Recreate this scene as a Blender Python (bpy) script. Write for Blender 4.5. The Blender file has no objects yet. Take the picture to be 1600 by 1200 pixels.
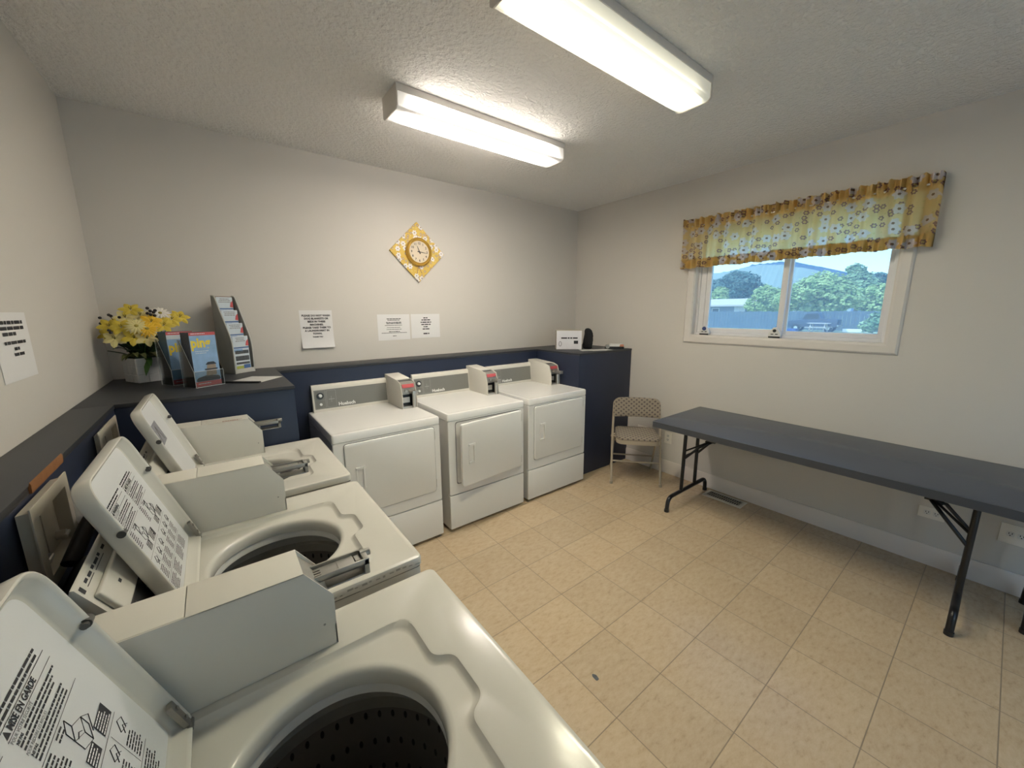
import bpy, bmesh, math, random
from mathutils import Vector, Matrix
from mathutils.geometry import delaunay_2d_cdt
sc = bpy.context.scene
COL = sc.collection
PI = math.pi

# ------------------------------------------------------------------ camera, world, sun, exposure
cam_d = bpy.data.cameras.new('camera'); cam = bpy.data.objects.new('camera', cam_d); COL.objects.link(cam)
YAW, PITCH, ROLL = 0.6564, -0.1873, -0.0046
_rt = Vector((math.cos(YAW), -math.sin(YAW), 0))
_fw = Vector((math.sin(YAW)*math.cos(PITCH), math.cos(YAW)*math.cos(PITCH), math.sin(PITCH)))
_up = _rt.cross(_fw)
_r2 = _rt*math.cos(ROLL) + _up*math.sin(ROLL); _u2 = _up*math.cos(ROLL) - _rt*math.sin(ROLL)
M3 = Matrix((_r2, _u2, -_fw)).transposed()
cam.matrix_world = Matrix.Translation((-3.4691, -3.2466, 1.6141)) @ M3.to_4x4()
cam_d.sensor_width = 36.0; cam_d.lens = 599.34/1600*36.0; cam_d.clip_start = 0.02; cam_d.clip_end = 2000
sc.camera = cam

w = bpy.data.worlds.new('world'); sc.world = w; w.use_nodes = True
nt = w.node_tree; nt.nodes.clear()
wo = nt.nodes.new('ShaderNodeOutputWorld'); wb = nt.nodes.new('ShaderNodeBackground'); sk = nt.nodes.new('ShaderNodeTexSky')
sk.sky_type = 'NISHITA'; sk.sun_disc = False; sk.sun_elevation = math.radians(52); sk.sun_rotation = math.radians(235)
sk.air_density = 1.0; sk.dust_density = 1.2; sk.ozone_density = 1.5
nt.links.new(sk.outputs[0], wb.inputs[0]); wb.inputs[1].default_value = 0.48
nt.links.new(wb.outputs[0], wo.inputs[0])

sun_d = bpy.data.lights.new('sun', 'SUN'); sun_d.energy = 8.5; sun_d.angle = math.radians(0.6); sun_d.color = (1.0, 0.95, 0.86)
sun = bpy.data.objects.new('sun', sun_d); COL.objects.link(sun)
sun.rotation_euler = Vector((0.38, -0.52, -0.76)).to_track_quat('-Z', 'Y').to_euler(); sun.location = (0, 0, 12)

LAMP = 55            # strength of the fluorescent diffusers
vs = sc.view_settings
vs.view_transform = 'Standard'; vs.look = 'None'; vs.exposure = 0.0; vs.gamma = 1.0; vs.use_curve_mapping = False

# ------------------------------------------------------------------ node helpers
def mat_base(name):
    m = bpy.data.materials.new(name); m.use_nodes = True
    t = m.node_tree; b = t.nodes['Principled BSDF']
    return m, t, b
def P(t, typ, **kw):
    n = t.nodes.new(typ)
    for k, v in kw.items(): setattr(n, k, v)
    return n
def math_n(t, op, a, b=None, c=None):
    n = t.nodes.new('ShaderNodeMath'); n.operation = op
    for i, v in enumerate((a, b, c)):
        if v is None: continue
        if isinstance(v, (int, float)): n.inputs[i].default_value = v
        else: t.links.new(v, n.inputs[i])
    return n.outputs[0]
def mixc(t, fac, c1, c2):
    n = t.nodes.new('ShaderNodeMix'); n.data_type = 'RGBA'
    for idx, v in ((0, fac), (6, c1), (7, c2)):
        if isinstance(v, (int, float)): n.inputs[idx].default_value = v
        elif isinstance(v, tuple): n.inputs[idx].default_value = (*v[:3], 1)
        else: t.links.new(v, n.inputs[idx])
    return n.outputs[2]
def ramp(t, fac, stops):
    n = t.nodes.new('ShaderNodeValToRGB'); cr = n.color_ramp
    while len(cr.elements) > 1: cr.elements.remove(cr.elements[-1])
    for i, (p, c) in enumerate(stops):
        e = cr.elements[0] if i == 0 else cr.elements.new(p)
        e.position = p; e.color = (*c[:3], 1)
    t.links.new(fac, n.inputs[0]); return n.outputs[0]
def coord(t, out='Object'):
    return t.nodes.new('ShaderNodeTexCoord').outputs[out]
def noise(t, vec, scale, detail=3, rough=.55):
    n = t.nodes.new('ShaderNodeTexNoise'); n.inputs['Scale'].default_value = scale
    n.inputs['Detail'].default_value = detail; n.inputs['Roughness'].default_value = rough
    t.links.new(vec, n.inputs['Vector']); return n.outputs[0]
def bump(t, b, h, strength, dist=.002):
    n = t.nodes.new('ShaderNodeBump'); n.inputs['Strength'].default_value = strength; n.inputs['Distance'].default_value = dist
    t.links.new(h, n.inputs['Height']); t.links.new(n.outputs[0], b.inputs['Normal'])
def simple(name, col, rough=.5, metal=0, var=.04, vscale=12, bumps=0, bscale=200, coat=0, spec=.5):
    """painted / moulded surface: a colour with slight mottling, optional fine grain"""
    m, t, b = mat_base(name)
    v = coord(t)
    n = noise(t, v, vscale)
    lo = tuple(max(0, c*(1-var)) for c in col); hi = tuple(min(1, c*(1+var)) for c in col)
    t.links.new(mixc(t, n, lo, hi), b.inputs['Base Color'])
    b.inputs['Roughness'].default_value = rough; b.inputs['Metallic'].default_value = metal
    b.inputs['Coat Weight'].default_value = coat; b.inputs['Coat Roughness'].default_value = .08
    b.inputs['Specular IOR Level'].default_value = spec
    if bumps: bump(t, b, noise(t, v, bscale, 2), bumps)
    return m

# ------------------------------------------------------------------ materials
M = {}
M['wall'] = simple('wall_paint', (.65, .617, .575), .75, var=.015, vscale=2, bumps=.12, bscale=170)
def ceiling_mat():
    m, t, b = mat_base('ceiling_texture'); v = coord(t)
    b.inputs['Base Color'].default_value = (.88, .865, .84, 1); b.inputs['Roughness'].default_value = .85
    h = ramp(t, noise(t, v, 42, 4, .6), [(.42, (0, 0, 0)), (.62, (1, 1, 1))])
    bump(t, b, h, .8, .008); return m
M['ceiling'] = ceiling_mat()
def floor_mat():
    m, t, b = mat_base('floor_tile'); v = coord(t)
    mp = P(t, 'ShaderNodeMapping'); t.links.new(v, mp.inputs[0]); mp.inputs['Location'].default_value = (1.7359, 2.4946, 0)
    br = P(t, 'ShaderNodeTexBrick'); br.offset = 0; br.squash = 1
    t.links.new(mp.outputs[0], br.inputs['Vector']); br.inputs['Scale'].default_value = 1
    br.inputs['Brick Width'].default_value = .3143; br.inputs['Row Height'].default_value = .3143
    br.inputs['Mortar Size'].default_value = .0022; br.inputs['Mortar Smooth'].default_value = .35
    br.inputs['Color1'].default_value = (.96, .96, .96, 1); br.inputs['Color2'].default_value = (1.06, 1.05, 1.03, 1)
    st = P(t, 'ShaderNodeMapping'); t.links.new(v, st.inputs[0]); st.inputs['Scale'].default_value = (1, 2.2, 1); st.inputs['Rotation'].default_value = (0, 0, .6)
    n1 = noise(t, st.outputs[0], 22, 7, .72); n2 = noise(t, v, 5, 3)
    c = ramp(t, n1, [(.30, (.36, .265, .165)), (.43, (.50, .385, .255)), (.60, (.56, .445, .305)), (.8, (.60, .49, .35))])
    c = mixc(t, .28, c, ramp(t, n2, [(.3, (.50, .375, .24)), (.7, (.58, .47, .33))]))
    mu = P(t, 'ShaderNodeMix', data_type='RGBA', blend_type='MULTIPLY'); mu.inputs[0].default_value = 1
    t.links.new(c, mu.inputs[6]); t.links.new(br.outputs['Color'], mu.inputs[7])
    c2 = mixc(t, br.outputs['Fac'], mu.outputs[2], (.27, .21, .14))
    t.links.new(c2, b.inputs['Base Color'])
    r = math_n(t, 'MULTIPLY_ADD', n1, .05, .235); r = math_n(t, 'MULTIPLY_ADD', br.outputs['Fac'], .4, r)
    t.links.new(r, b.inputs['Roughness'])
    h = math_n(t, 'MULTIPLY_ADD', n1, .04, math_n(t, 'MULTIPLY', br.outputs['Fac'], -1.0))
    bump(t, b, h, .35, .0025); return m
M['floor'] = floor_mat()
M['trim'] = simple('trim_paint', (.72, .68, .64), .45, var=.02)
M['baseboard'] = simple('baseboard_paint', (.80, .74, .69), .5, var=.02)
M['navy'] = simple('navy_paint', (.018, .026, .055), .42, var=.12, vscale=6, bumps=.05, bscale=60)
M['navy_top'] = simple('navy_sheen_top', (.028, .031, .038), .48, var=.10, vscale=9, bumps=.03, bscale=90)  # same navy paint, greyed to carry the reflected light on the tops
M['bare_wood'] = simple('bare_wood', (.25, .105, .035), .7, var=.25, vscale=40)
M['enamel'] = simple('white_enamel', (.63, .615, .56), .20, var=.012, vscale=5, coat=.15)
M['enamel_dryer'] = simple('dryer_enamel', (.80, .795, .775), .22, var=.012, vscale=5, coat=.2)
M['beige'] = simple('beige_painted_steel', (.71, .685, .62), .42, var=.02, vscale=7, bumps=.03, bscale=300)
M['liner'] = simple('lid_liner_plastic', (.66, .67, .68), .38, var=.02)
M['ring'] = simple('tub_ring_plastic', (.62, .62, .60), .35, var=.03)
def basket_mat():
    m, t, b = mat_base('perforated_basket'); uv = coord(t, 'UV')
    sep = P(t, 'ShaderNodeSeparateXYZ'); t.links.new(uv, sep.inputs[0])
    row = math_n(t, 'FLOOR', math_n(t, 'MULTIPLY', sep.outputs[1], 12))
    fx = math_n(t, 'FRACT', math_n(t, 'ADD', math_n(t, 'MULTIPLY', sep.outputs[0], 46), math_n(t, 'MULTIPLY', row, .5)))
    fy = math_n(t, 'FRACT', math_n(t, 'MULTIPLY', sep.outputs[1], 12))
    dx = math_n(t, 'SUBTRACT', fx, .5); dy = math_n(t, 'SUBTRACT', fy, .5)
    d = math_n(t, 'SQRT', math_n(t, 'ADD', math_n(t, 'MULTIPLY', dx, dx), math_n(t, 'MULTIPLY', dy, dy)))
    hole = math_n(t, 'LESS_THAN', d, .13)
    t.links.new(mixc(t, hole, (.17, .16, .145), (.005, .005, .005)), b.inputs['Base Color'])
    b.inputs['Roughness'].default_value = .38; b.inputs['Metallic'].default_value = .1
    return m
M['basket'] = basket_mat()
M['steel'] = simple('brushed_steel', (.62, .60, .56), .34, metal=.9, var=.08, vscale=30)
M['dull_steel'] = simple('dull_grey_steel', (.38, .37, .34), .42, metal=.6, var=.10, vscale=30)
M['panel_grey'] = simple('console_grey', (.20, .20, .185), .38, var=.03)
M['panel_line'] = simple('console_print', (.38, .38, .36), .5)
M['label_grey'] = simple('faded_label', (.25, .25, .28), .6, var=.3, vscale=90)
M['patio'] = simple('bounce_surface', (.68, .62, .53), .9, var=.1, vscale=3)  # pale tone for the bounce surfaces added outside the rear door
M['panel_dark'] = simple('dark_control_panel', (.035, .036, .038), .3, var=.05)
M['ink'] = simple('black_ink', (.03, .03, .035), .7)
M['grey_ink'] = simple('grey_ink', (.22, .22, .23), .7)
M['white_print'] = simple('white_print', (.85, .85, .83), .5)
M['red_print'] = simple('red_print', (.55, .10, .11), .5)
M['bumper'] = simple('grey_bumper', (.07, .068, .064), .45)
M['hinge'] = simple('dull_zinc', (.30, .285, .26), .38, metal=.75, var=.1, vscale=40)
M['rust'] = simple('brown_ink', (.40, .22, .16), .7)
M['black'] = simple('black_rubber', (.012, .012, .013), .5, var=.1)
M['black_cloth'] = simple('black_cloth', (.010, .010, .011), .9, var=.2, vscale=60)
M['dark_hole'] = simple('dark_drum', (.012, .012, .014), .6)
M['paper'] = simple('white_paper', (.78, .77, .77), .8, var=.01)
M['paper2'] = simple('paper_grey_white', (.60, .60, .58), .45, var=.04)
M['plastic_white'] = simple('white_plastic', (.74, .73, .70), .35)
M['plastic_beige'] = simple('ivory_plastic', (.62, .575, .48), .4, var=.03)
M['outlet'] = simple('outlet_plastic', (.84, .80, .74), .4)
M['vinyl'] = simple('vinyl_frame', (.78, .77, .78), .35)
M['table_top'] = simple('slate_blue_vinyl', (.055, .068, .095), .27, var=.06, vscale=5, bumps=.05, bscale=260)
M['table_edge'] = simple('dark_table_edge', (.048, .054, .066), .45)
M['black_metal'] = simple('black_metal', (.010, .010, .012), .32, var=.1)
M['tan_metal'] = simple('tan_metal', (.40, .34, .26), .38, var=.03)
def fabric_mat():
    m, t, b = mat_base('patterned_seat_fabric'); v = coord(t)
    mp = P(t, 'ShaderNodeMapping'); t.links.new(v, mp.inputs[0]); mp.inputs['Scale'].default_value = (1, 1, 1)
    sep = P(t, 'ShaderNodeSeparateXYZ'); t.links.new(v, sep.inputs[0])
    s = 21.0
    a = math_n(t, 'ADD', sep.outputs[0], math_n(t, 'ADD', sep.outputs[2], math_n(t, 'MULTIPLY', sep.outputs[1], .9)))
    c = math_n(t, 'SUBTRACT', sep.outputs[0], math_n(t, 'ADD', sep.outputs[2], math_n(t, 'MULTIPLY', sep.outputs[1], .9)))
    fa = math_n(t, 'SUBTRACT', math_n(t, 'FRACT', math_n(t, 'MULTIPLY', a, s)), .5)
    fc = math_n(t, 'SUBTRACT', math_n(t, 'FRACT', math_n(t, 'MULTIPLY', c, s)), .5)
    d = math_n(t, 'SQRT', math_n(t, 'ADD', math_n(t, 'MULTIPLY', fa, fa), math_n(t, 'MULTIPLY', fc, fc)))
    dot = math_n(t, 'LESS_THAN', d, .27)
    base = mixc(t, noise(t, v, 160, 2), (.25, .21, .165), (.33, .28, .22))
    t.links.new(mixc(t, dot, base, (.12, .10, .09)), b.inputs['Base Color'])
    b.inputs['Roughness'].default_value = .9; bump(t, b, noise(t, v, 400, 2), .3); return m
M['fabric'] = fabric_mat()

def floral(name, ax1, ax2, scale, trans, base1, base2):
    """yellow cotton print: white daisies, small outlined blossoms and dots"""
    m, t, b = mat_base(name); v = coord(t)
    sep = P(t, 'ShaderNodeSeparateXYZ'); t.links.new(v, sep.inputs[0])
    cmb = P(t, 'ShaderNodeCombineXYZ'); t.links.new(sep.outputs[ax1], cmb.inputs[0]); t.links.new(sep.outputs[ax2], cmb.inputs[1])
    vec = cmb.outputs[0]
    def flowers(sc_, off):
        mp = P(t, 'ShaderNodeMapping'); t.links.new(vec, mp.inputs[0]); mp.inputs['Location'].default_value = (off, off*.7, 0)
        vo = P(t, 'ShaderNodeTexVoronoi', voronoi_dimensions='2D'); vo.inputs['Scale'].default_value = sc_; vo.inputs['Randomness'].default_value = .75
        t.links.new(mp.outputs[0], vo.inputs['Vector'])
        df = P(t, 'ShaderNodeVectorMath', operation='SUBTRACT'); t.links.new(mp.outputs[0], df.inputs[0]); t.links.new(vo.outputs['Position'], df.inputs[1])
        s2 = P(t, 'ShaderNodeSeparateXYZ'); t.links.new(df.outputs[0], s2.inputs[0])
        ang = math_n(t, 'ARCTAN2', s2.outputs[1], s2.outputs[0])
        pet = math_n(t, 'MULTIPLY_ADD', math_n(t, 'COSINE', math_n(t, 'MULTIPLY', ang, 6)), .16, 1.0)
        dd = math_n(t, 'DIVIDE', vo.outputs['Distance'], pet)
        s3 = P(t, 'ShaderNodeSeparateColor'); t.links.new(vo.outputs['Color'], s3.inputs[0])
        return dd, s3.outputs[0], s3.outputs[1]
    c = mixc(t, noise(t, vec, 9, 3), base1, base2)
    # small blossoms drawn as outlines, with a spot in the middle
    d2, r2, g2 = flowers(scale*1.75, 3.3)
    ringm = math_n(t, 'MULTIPLY', math_n(t, 'LESS_THAN', d2, .34), math_n(t, 'GREATER_THAN', d2, .16))
    ringm = math_n(t, 'MULTIPLY', ringm, math_n(t, 'GREATER_THAN', r2, .55))
    c = mixc(t, ringm, c, (.42, .30, .30))
    dots = math_n(t, 'MULTIPLY', math_n(t, 'LESS_THAN', d2, .13), math_n(t, 'GREATER_THAN', r2, .2))
    c = mixc(t, dots, c, (.80, .70, .36))
    d1, r1, g1 = flowers(scale, 0)
    big = math_n(t, 'MULTIPLY', math_n(t, 'LESS_THAN', d1, .40), math_n(t, 'GREATER_THAN', r1, .52))
    c = mixc(t, big, c, (.84, .80, .80))
    cen = math_n(t, 'MULTIPLY', math_n(t, 'LESS_THAN', d1, .10), math_n(t, 'GREATER_THAN', r1, .52))
    c = mixc(t, cen, c, (.35, .25, .18))
    t.links.new(c, b.inputs['Base Color']); b.inputs['Roughness'].default_value = .9; b.inputs['Specular IOR Level'].default_value = .1
    if trans:
        tr = P(t, 'ShaderNodeBsdfTranslucent'); t.links.new(c, tr.inputs[0])
        mx = P(t, 'ShaderNodeMixShader'); mx.inputs[0].default_value = trans
        out = [n for n in t.nodes if n.type == 'OUTPUT_MATERIAL'][0]
        t.links.new(b.outputs[0], mx.inputs[1]); t.links.new(tr.outputs[0], mx.inputs[2]); t.links.new(mx.outputs[0], out.inputs[0])
    return m
M['valance_shaded'] = floral('valance_doubled_shaded', 1, 2, 14, .20, (.74, .50, .16), (.82, .64, .30))  # doubled cloth of the same print, base darkened for the missing backlight
M['valance'] = floral('valance_backlit_print', 1, 2, 14, .80, (.84, .66, .28), (.90, .82, .58))  # window backlight put into the colour: same print with a paler base
M['clock_print'] = floral('clock_face_print', 0, 2, 20, 0, (.70, .44, .09), (.78, .62, .20))
M['gold'] = simple('brass_rim', (.68, .44, .10), .3, metal=.75, var=.05)
M['dial'] = simple('cream_dial', (.72, .62, .48), .5)

def glass_mat():
    m, t, b = mat_base('window_glass'); out = [n for n in t.nodes if n.type == 'OUTPUT_MATERIAL'][0]
    tp = P(t, 'ShaderNodeBsdfTransparent'); tl = P(t, 'ShaderNodeBsdfTranslucent'); gl = P(t, 'ShaderNodeBsdfGlossy')
    tl.inputs[0].default_value = (.50, .68, 1, 1); gl.inputs['Roughness'].default_value = .02; tp.inputs[0].default_value = (.70, .86, .95, 1)  # blue translucent share and tint put the outdoor glare into the pane
    a = P(t, 'ShaderNodeMixShader'); a.inputs[0].default_value = .14
    t.links.new(tp.outputs[0], a.inputs[1]); t.links.new(tl.outputs[0], a.inputs[2])
    c = P(t, 'ShaderNodeMixShader'); c.inputs[0].default_value = .03
    t.links.new(a.outputs[0], c.inputs[1]); t.links.new(gl.outputs[0], c.inputs[2]); t.links.new(c.outputs[0], out.inputs[0])
    t.nodes.remove(b); return m
M['glass'] = glass_mat()
def acrylic_mat():
    m, t, b = mat_base('clear_acrylic'); out = [n for n in t.nodes if n.type == 'OUTPUT_MATERIAL'][0]
    tp = P(t, 'ShaderNodeBsdfTransparent'); tp.inputs[0].default_value = (.93, .95, .95, 1)
    gl = P(t, 'ShaderNodeBsdfGlossy'); gl.inputs['Roughness'].default_value = .06
    fr = P(t, 'ShaderNodeFresnel'); fr.inputs[0].default_value = 1.45
    f2 = math_n(t, 'MULTIPLY_ADD', fr.outputs[0], .9, .05)
    mx = P(t, 'ShaderNodeMixShader'); t.links.new(f2, mx.inputs[0]); t.links.new(tp.outputs[0], mx.inputs[1]); t.links.new(gl.outputs[0], mx.inputs[2])
    t.links.new(mx.outputs[0], out.inputs[0]); t.nodes.remove(b); return m
M['acrylic'] = acrylic_mat()
M['acrylic_edge'] = simple('acrylic_edge', (.62, .66, .66), .25)
def lens_mat(name, col, half, strength):
    """acrylic diffuser lit by tubes that stop short of its ends"""
    m, t, b = mat_base(name); v = coord(t)
    sep = P(t, 'ShaderNodeSeparateXYZ'); t.links.new(v, sep.inputs[0])
    ax = math_n(t, 'ABSOLUTE', sep.outputs[0])
    e = ramp(t, math_n(t, 'DIVIDE', ax, half), [(0, (1, 1, 1)), (.74, (1, 1, 1)), (.86, (.22, .22, .22)), (.94, (.03, .03, .03)), (1, (.010, .010, .010))])
    ay = math_n(t, 'ABSOLUTE', sep.outputs[1])
    f = ramp(t, math_n(t, 'DIVIDE', ay, .095), [(0, (1, 1, 1)), (.5, (1, 1, 1)), (.70, (.25, .25, .25)), (.80, (.016, .016, .016)), (.935, (.012, .012, .012)), (.955, (.42, .42, .42)), (1, (.42, .42, .42))])
    s = math_n(t, 'MULTIPLY', math_n(t, 'MULTIPLY', e, f), strength)
    zz = ramp(t, math_n(t, 'MULTIPLY', sep.outputs[2], -10.0), [(.3, (.10, .10, .10)), (.6, (.45, .45, .45)), (.95, (1, 1, 1))])
    s = math_n(t, 'ADD', math_n(t, 'MULTIPLY', s, zz), .25)
    b.inputs['Base Color'].default_value = (.8, .8, .76, 1); b.inputs['Roughness'].default_value = .3
    b.inputs['Emission Color'].default_value = (*col, 1); t.links.new(s, b.inputs['Emission Strength'])
    return m

# foliage / outdoors
def leaf_mat(name, c1, c2):
    m, t, b = mat_base(name); v = coord(t)
    t.links.new(mixc(t, ramp(t, noise(t, v, 1.3, 3), [(.35, (0, 0, 0)), (.65, (1, 1, 1))]), c1, c2), b.inputs['Base Color'])
    b.inputs['Roughness'].default_value = .7
    tr = P(t, 'ShaderNodeBsdfTranslucent'); tr.inputs[0].default_value = (*c2, 1)
    mx = P(t, 'ShaderNodeMixShader'); mx.inputs[0].default_value = .25
    out = [n for n in t.nodes if n.type == 'OUTPUT_MATERIAL'][0]
    t.links.new(b.outputs[0], mx.inputs[1]); t.links.new(tr.outputs[0], mx.inputs[2]); t.links.new(mx.outputs[0], out.inputs[0])
    return m
M['leaf_light'] = leaf_mat('light_leaves', (.20, .30, .09), (.50, .58, .24))
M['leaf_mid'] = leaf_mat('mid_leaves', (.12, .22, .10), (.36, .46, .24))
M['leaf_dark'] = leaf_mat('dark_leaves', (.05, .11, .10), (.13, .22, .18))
M['leaf_pot'] = simple('dark_green_leaf', (.018, .045, .016), .5, var=.4, vscale=20)
M['leaf_pot2'] = simple('green_leaf', (.06, .16, .03), .5, var=.3, vscale=20)
M['leaf_olive'] = simple('olive_leaf', (.16, .17, .06), .55, var=.3, vscale=20)
M['bark'] = simple('bark', (.10, .075, .055), .9, var=.3, vscale=9)
M['grass'] = simple('dry_grass', (.36, .39, .22), .95, var=.25, vscale=3)
M['fence'] = simple('weathered_fence', (.10, .13, .16), .85, var=.18, vscale=4)
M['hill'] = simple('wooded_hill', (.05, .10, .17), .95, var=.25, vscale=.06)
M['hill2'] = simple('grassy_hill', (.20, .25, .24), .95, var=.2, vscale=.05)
M['roof'] = simple('pale_roof', (.45, .40, .36), .8)
M['stucco'] = simple('grey_siding', (.17, .19, .23), .8)
M['truck'] = simple('dark_truck_paint', (.05, .06, .09), .3)
M['yel'] = simple('yellow_petal', (.60, .46, .05), .6, var=.15, vscale=30)
M['yel2'] = simple('deep_yellow_petal', (.72, .44, .02), .6, var=.15, vscale=30)
M['cream'] = simple('cream_petal', (.66, .58, .26), .6, var=.12, vscale=30)
M['whitep'] = simple('white_petal', (.72, .68, .62), .6, var=.06, vscale=30)
M['flower_eye'] = simple('flower_eye', (.32, .26, .05), .8)
M['berry'] = simple('dark_berry', (.012, .008, .010), .35)
M['pot'] = simple('white_glazed_pot', (.66, .66, .66), .3, var=.04)
M['stand'] = simple('grey_card_stand', (.30, .30, .275), .6, var=.04)
M['stand_edge'] = simple('pale_card_edge', (.50, .50, .47), .55)
M['stand_inner'] = simple('brown_card_inside', (.22, .14, .11), .7)
M['sky_print'] = simple('blue_print', (.25, .40, .62), .35, var=.35, vscale=16)
M['blue_ink'] = simple('blue_ink', (.08, .16, .36), .4)
M['leaflet'] = simple('pale_blue_leaflet', (.55, .62, .68), .4, var=.06, vscale=30)
M['photo_dark'] = simple('dark_photo_print', (.08, .09, .10), .4, var=.7, vscale=60)
M['green_print'] = simple('green_print', (.42, .46, .10), .4)
M['yellow_print'] = simple('yellow_print', (.80, .62, .05), .4)
M['mag_side'] = simple('dark_blue_cover', (.030, .038, .055), .35, var=.5, vscale=25)
M['mag_side2'] = simple('teal_cover', (.035, .085, .13), .35, var=.5, vscale=18)
M['stone'] = simple('stone_print', (.30, .24, .19), .5, var=.4, vscale=50)
M['carton'] = simple('carton_side', (.52, .47, .38), .7, var=.05)
M['carton_face'] = simple('carton_front', (.74, .73, .76), .6)
M['orange'] = simple('red_orange_plastic', (.52, .20, .12), .5)
M['blue_plastic'] = simple('blue_plastic', (.03, .06, .20), .4)

# ------------------------------------------------------------------ mesh builder
class MB:
    def __init__(s):
        s.bm = bmesh.new(); s.mi = 0
    def _mark(s, faces):
        for f in faces: f.material_index = s.mi
    def face(s, pts):
        f = s.bm.faces.new([s.bm.verts.new(p) for p in pts]); f.material_index = s.mi; return f
    def box(s, lo, hi, bevel=0, seg=2, mat=None):
        vs = [s.bm.verts.new((x, y, z)) for x in (lo[0], hi[0]) for y in (lo[1], hi[1]) for z in (lo[2], hi[2])]
        q = [(0,1,3,2),(4,6,7,5),(0,4,5,1),(2,3,7,6),(0,2,6,4),(1,5,7,3)]
        fs = [s.bm.faces.new([vs[i] for i in f]) for f in q]; s._mark(fs)
        if mat is not None:
            for v in vs: v.co = mat @ v.co
        if bevel:
            r = bmesh.ops.bevel(s.bm, geom=list({e for f in fs for e in f.edges}), offset=bevel, segments=seg, affect='EDGES', profile=.6)
            s._mark(r['faces'])
        return s
    def prism(s, pts, axis, a0, a1, bevel=0, seg=2):
        """closed outline pts in the plane across `axis`, swept from a0 to a1. x:(y,z) y:(x,z) z:(x,y)"""
        def P3(p, a):
            return {'x': (a, p[0], p[1]), 'y': (p[0], a, p[1]), 'z': (p[0], p[1], a)}[axis]
        A = [s.bm.verts.new(P3(p, a0)) for p in pts]; B = [s.bm.verts.new(P3(p, a1)) for p in pts]
        n = len(pts); fs = [s.bm.faces.new(A), s.bm.faces.new(B[::-1])]
        for i in range(n): fs.append(s.bm.faces.new((A[i], B[i], B[(i+1) % n], A[(i+1) % n])))
        bmesh.ops.recalc_face_normals(s.bm, faces=fs); s._mark(fs)
        if bevel:
            r = bmesh.ops.bevel(s.bm, geom=list({e for f in fs for e in f.edges}), offset=bevel, segments=seg, affect='EDGES', profile=.6)
            s._mark(r['faces'])
        return s
    def loft(s, rings, cap0=False, cap1=False, close=True):
        """rings: lists of points of equal length"""
        R = [[s.bm.verts.new(p) for p in ring] for ring in rings]; n = len(R[0]); fs = []
        for a, b in zip(R, R[1:]):
            for i in range(n if close else n-1):
                fs.append(s.bm.faces.new((a[i], a[(i+1) % n], b[(i+1) % n], b[i])))
        if cap0: fs.append(s.bm.faces.new(R[0][::-1]))
        if cap1: fs.append(s.bm.faces.new(R[-1]))
        s._mark(fs); return R
    def tube(s, pts, r, seg=12, cap=True, r1=None):
        pts = [Vector(p) for p in pts]; n = len(pts); rings = []
        up = None
        for i, p in enumerate(pts):
            d = (pts[min(i+1, n-1)] - pts[max(i-1, 0)]).normalized()
            if up is None:
                up = Vector((0, 0, 1)) if abs(d.z) < .9 else Vector((1, 0, 0))
            a = d.cross(up).normalized(); up2 = a.cross(d).normalized(); up = up2
            rr = r if r1 is None else r + (r1-r)*i/(n-1)
            rings.append([p + (a*math.cos(2*PI*k/seg) + up2*math.sin(2*PI*k/seg))*rr for k in range(seg)])
        s.loft(rings, cap, cap); return s
    def cyl(s, p0, p1, r, seg=20, r1=None):
        return s.tube([p0, p1], r, seg, True, r1)
    def lathe(s, prof, c=(0, 0, 0), seg=48, uv=False, cap=False):
        rings = [[(c[0]+r*math.cos(2*PI*k/seg), c[1]+r*math.sin(2*PI*k/seg), c[2]+z) for k in range(seg)] for r, z in prof]
        n0 = len(s.bm.faces)
        R = s.loft(rings, False, cap)
        if uv:
            L = s.bm.loops.layers.uv.verify(); s.bm.faces.ensure_lookup_table(); nr = len(prof)-1
            for i in range(nr):
                for k in range(seg):
                    f = s.bm.faces[n0+i*seg+k]
                    for lo, (u, v) in zip(f.loops, ((k, i), (k+1, i), (k+1, i+1), (k, i+1))): lo[L].uv = (u/seg, v/nr)
        return R
    def sphere(s, c, r, sx=1, sy=1, sz=1, seg=12, rings=8):
        m = Matrix.Translation(c) @ Matrix.Diagonal((r*sx, r*sy, r*sz, 1))
        g = bmesh.ops.create_uvsphere(s.bm, u_segments=seg, v_segments=rings, radius=1, matrix=m)
        s._mark({f for v in g['verts'] for f in v.link_faces}); return s
    def text(s, body, size, o, xd, yd, align='LEFT', bold=0, sx=1):
        cu = bpy.data.curves.new('t', 'FONT'); cu.body = body; cu.size = size; cu.align_x = align; cu.offset = bold
        cu.resolution_u = 2
        ob = bpy.data.objects.new('t', cu); COL.objects.link(ob)
        dg = bpy.context.evaluated_depsgraph_get(); me = bpy.data.meshes.new_from_object(ob.evaluated_get(dg))
        o, xd, yd = Vector(o), Vector(xd).normalized(), Vector(yd).normalized()
        vs = [s.bm.verts.new(o + xd*v.co.x*sx + yd*v.co.y) for v in me.vertices]; fs = []
        for p in me.polygons:
            try: fs.append(s.bm.faces.new([vs[i] for i in p.vertices]))
            except ValueError: pass
        s._mark(fs)
        bpy.data.objects.remove(ob); bpy.data.curves.remove(cu); bpy.data.meshes.remove(me); return s
    def flat(s, o, xd, yd, x0, y0, x1, y1):
        o, xd, yd = Vector(o), Vector(xd), Vector(yd)
        return s.face([o+xd*x0+yd*y0, o+xd*x1+yd*y0, o+xd*x1+yd*y1, o+xd*x0+yd*y1])
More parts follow.
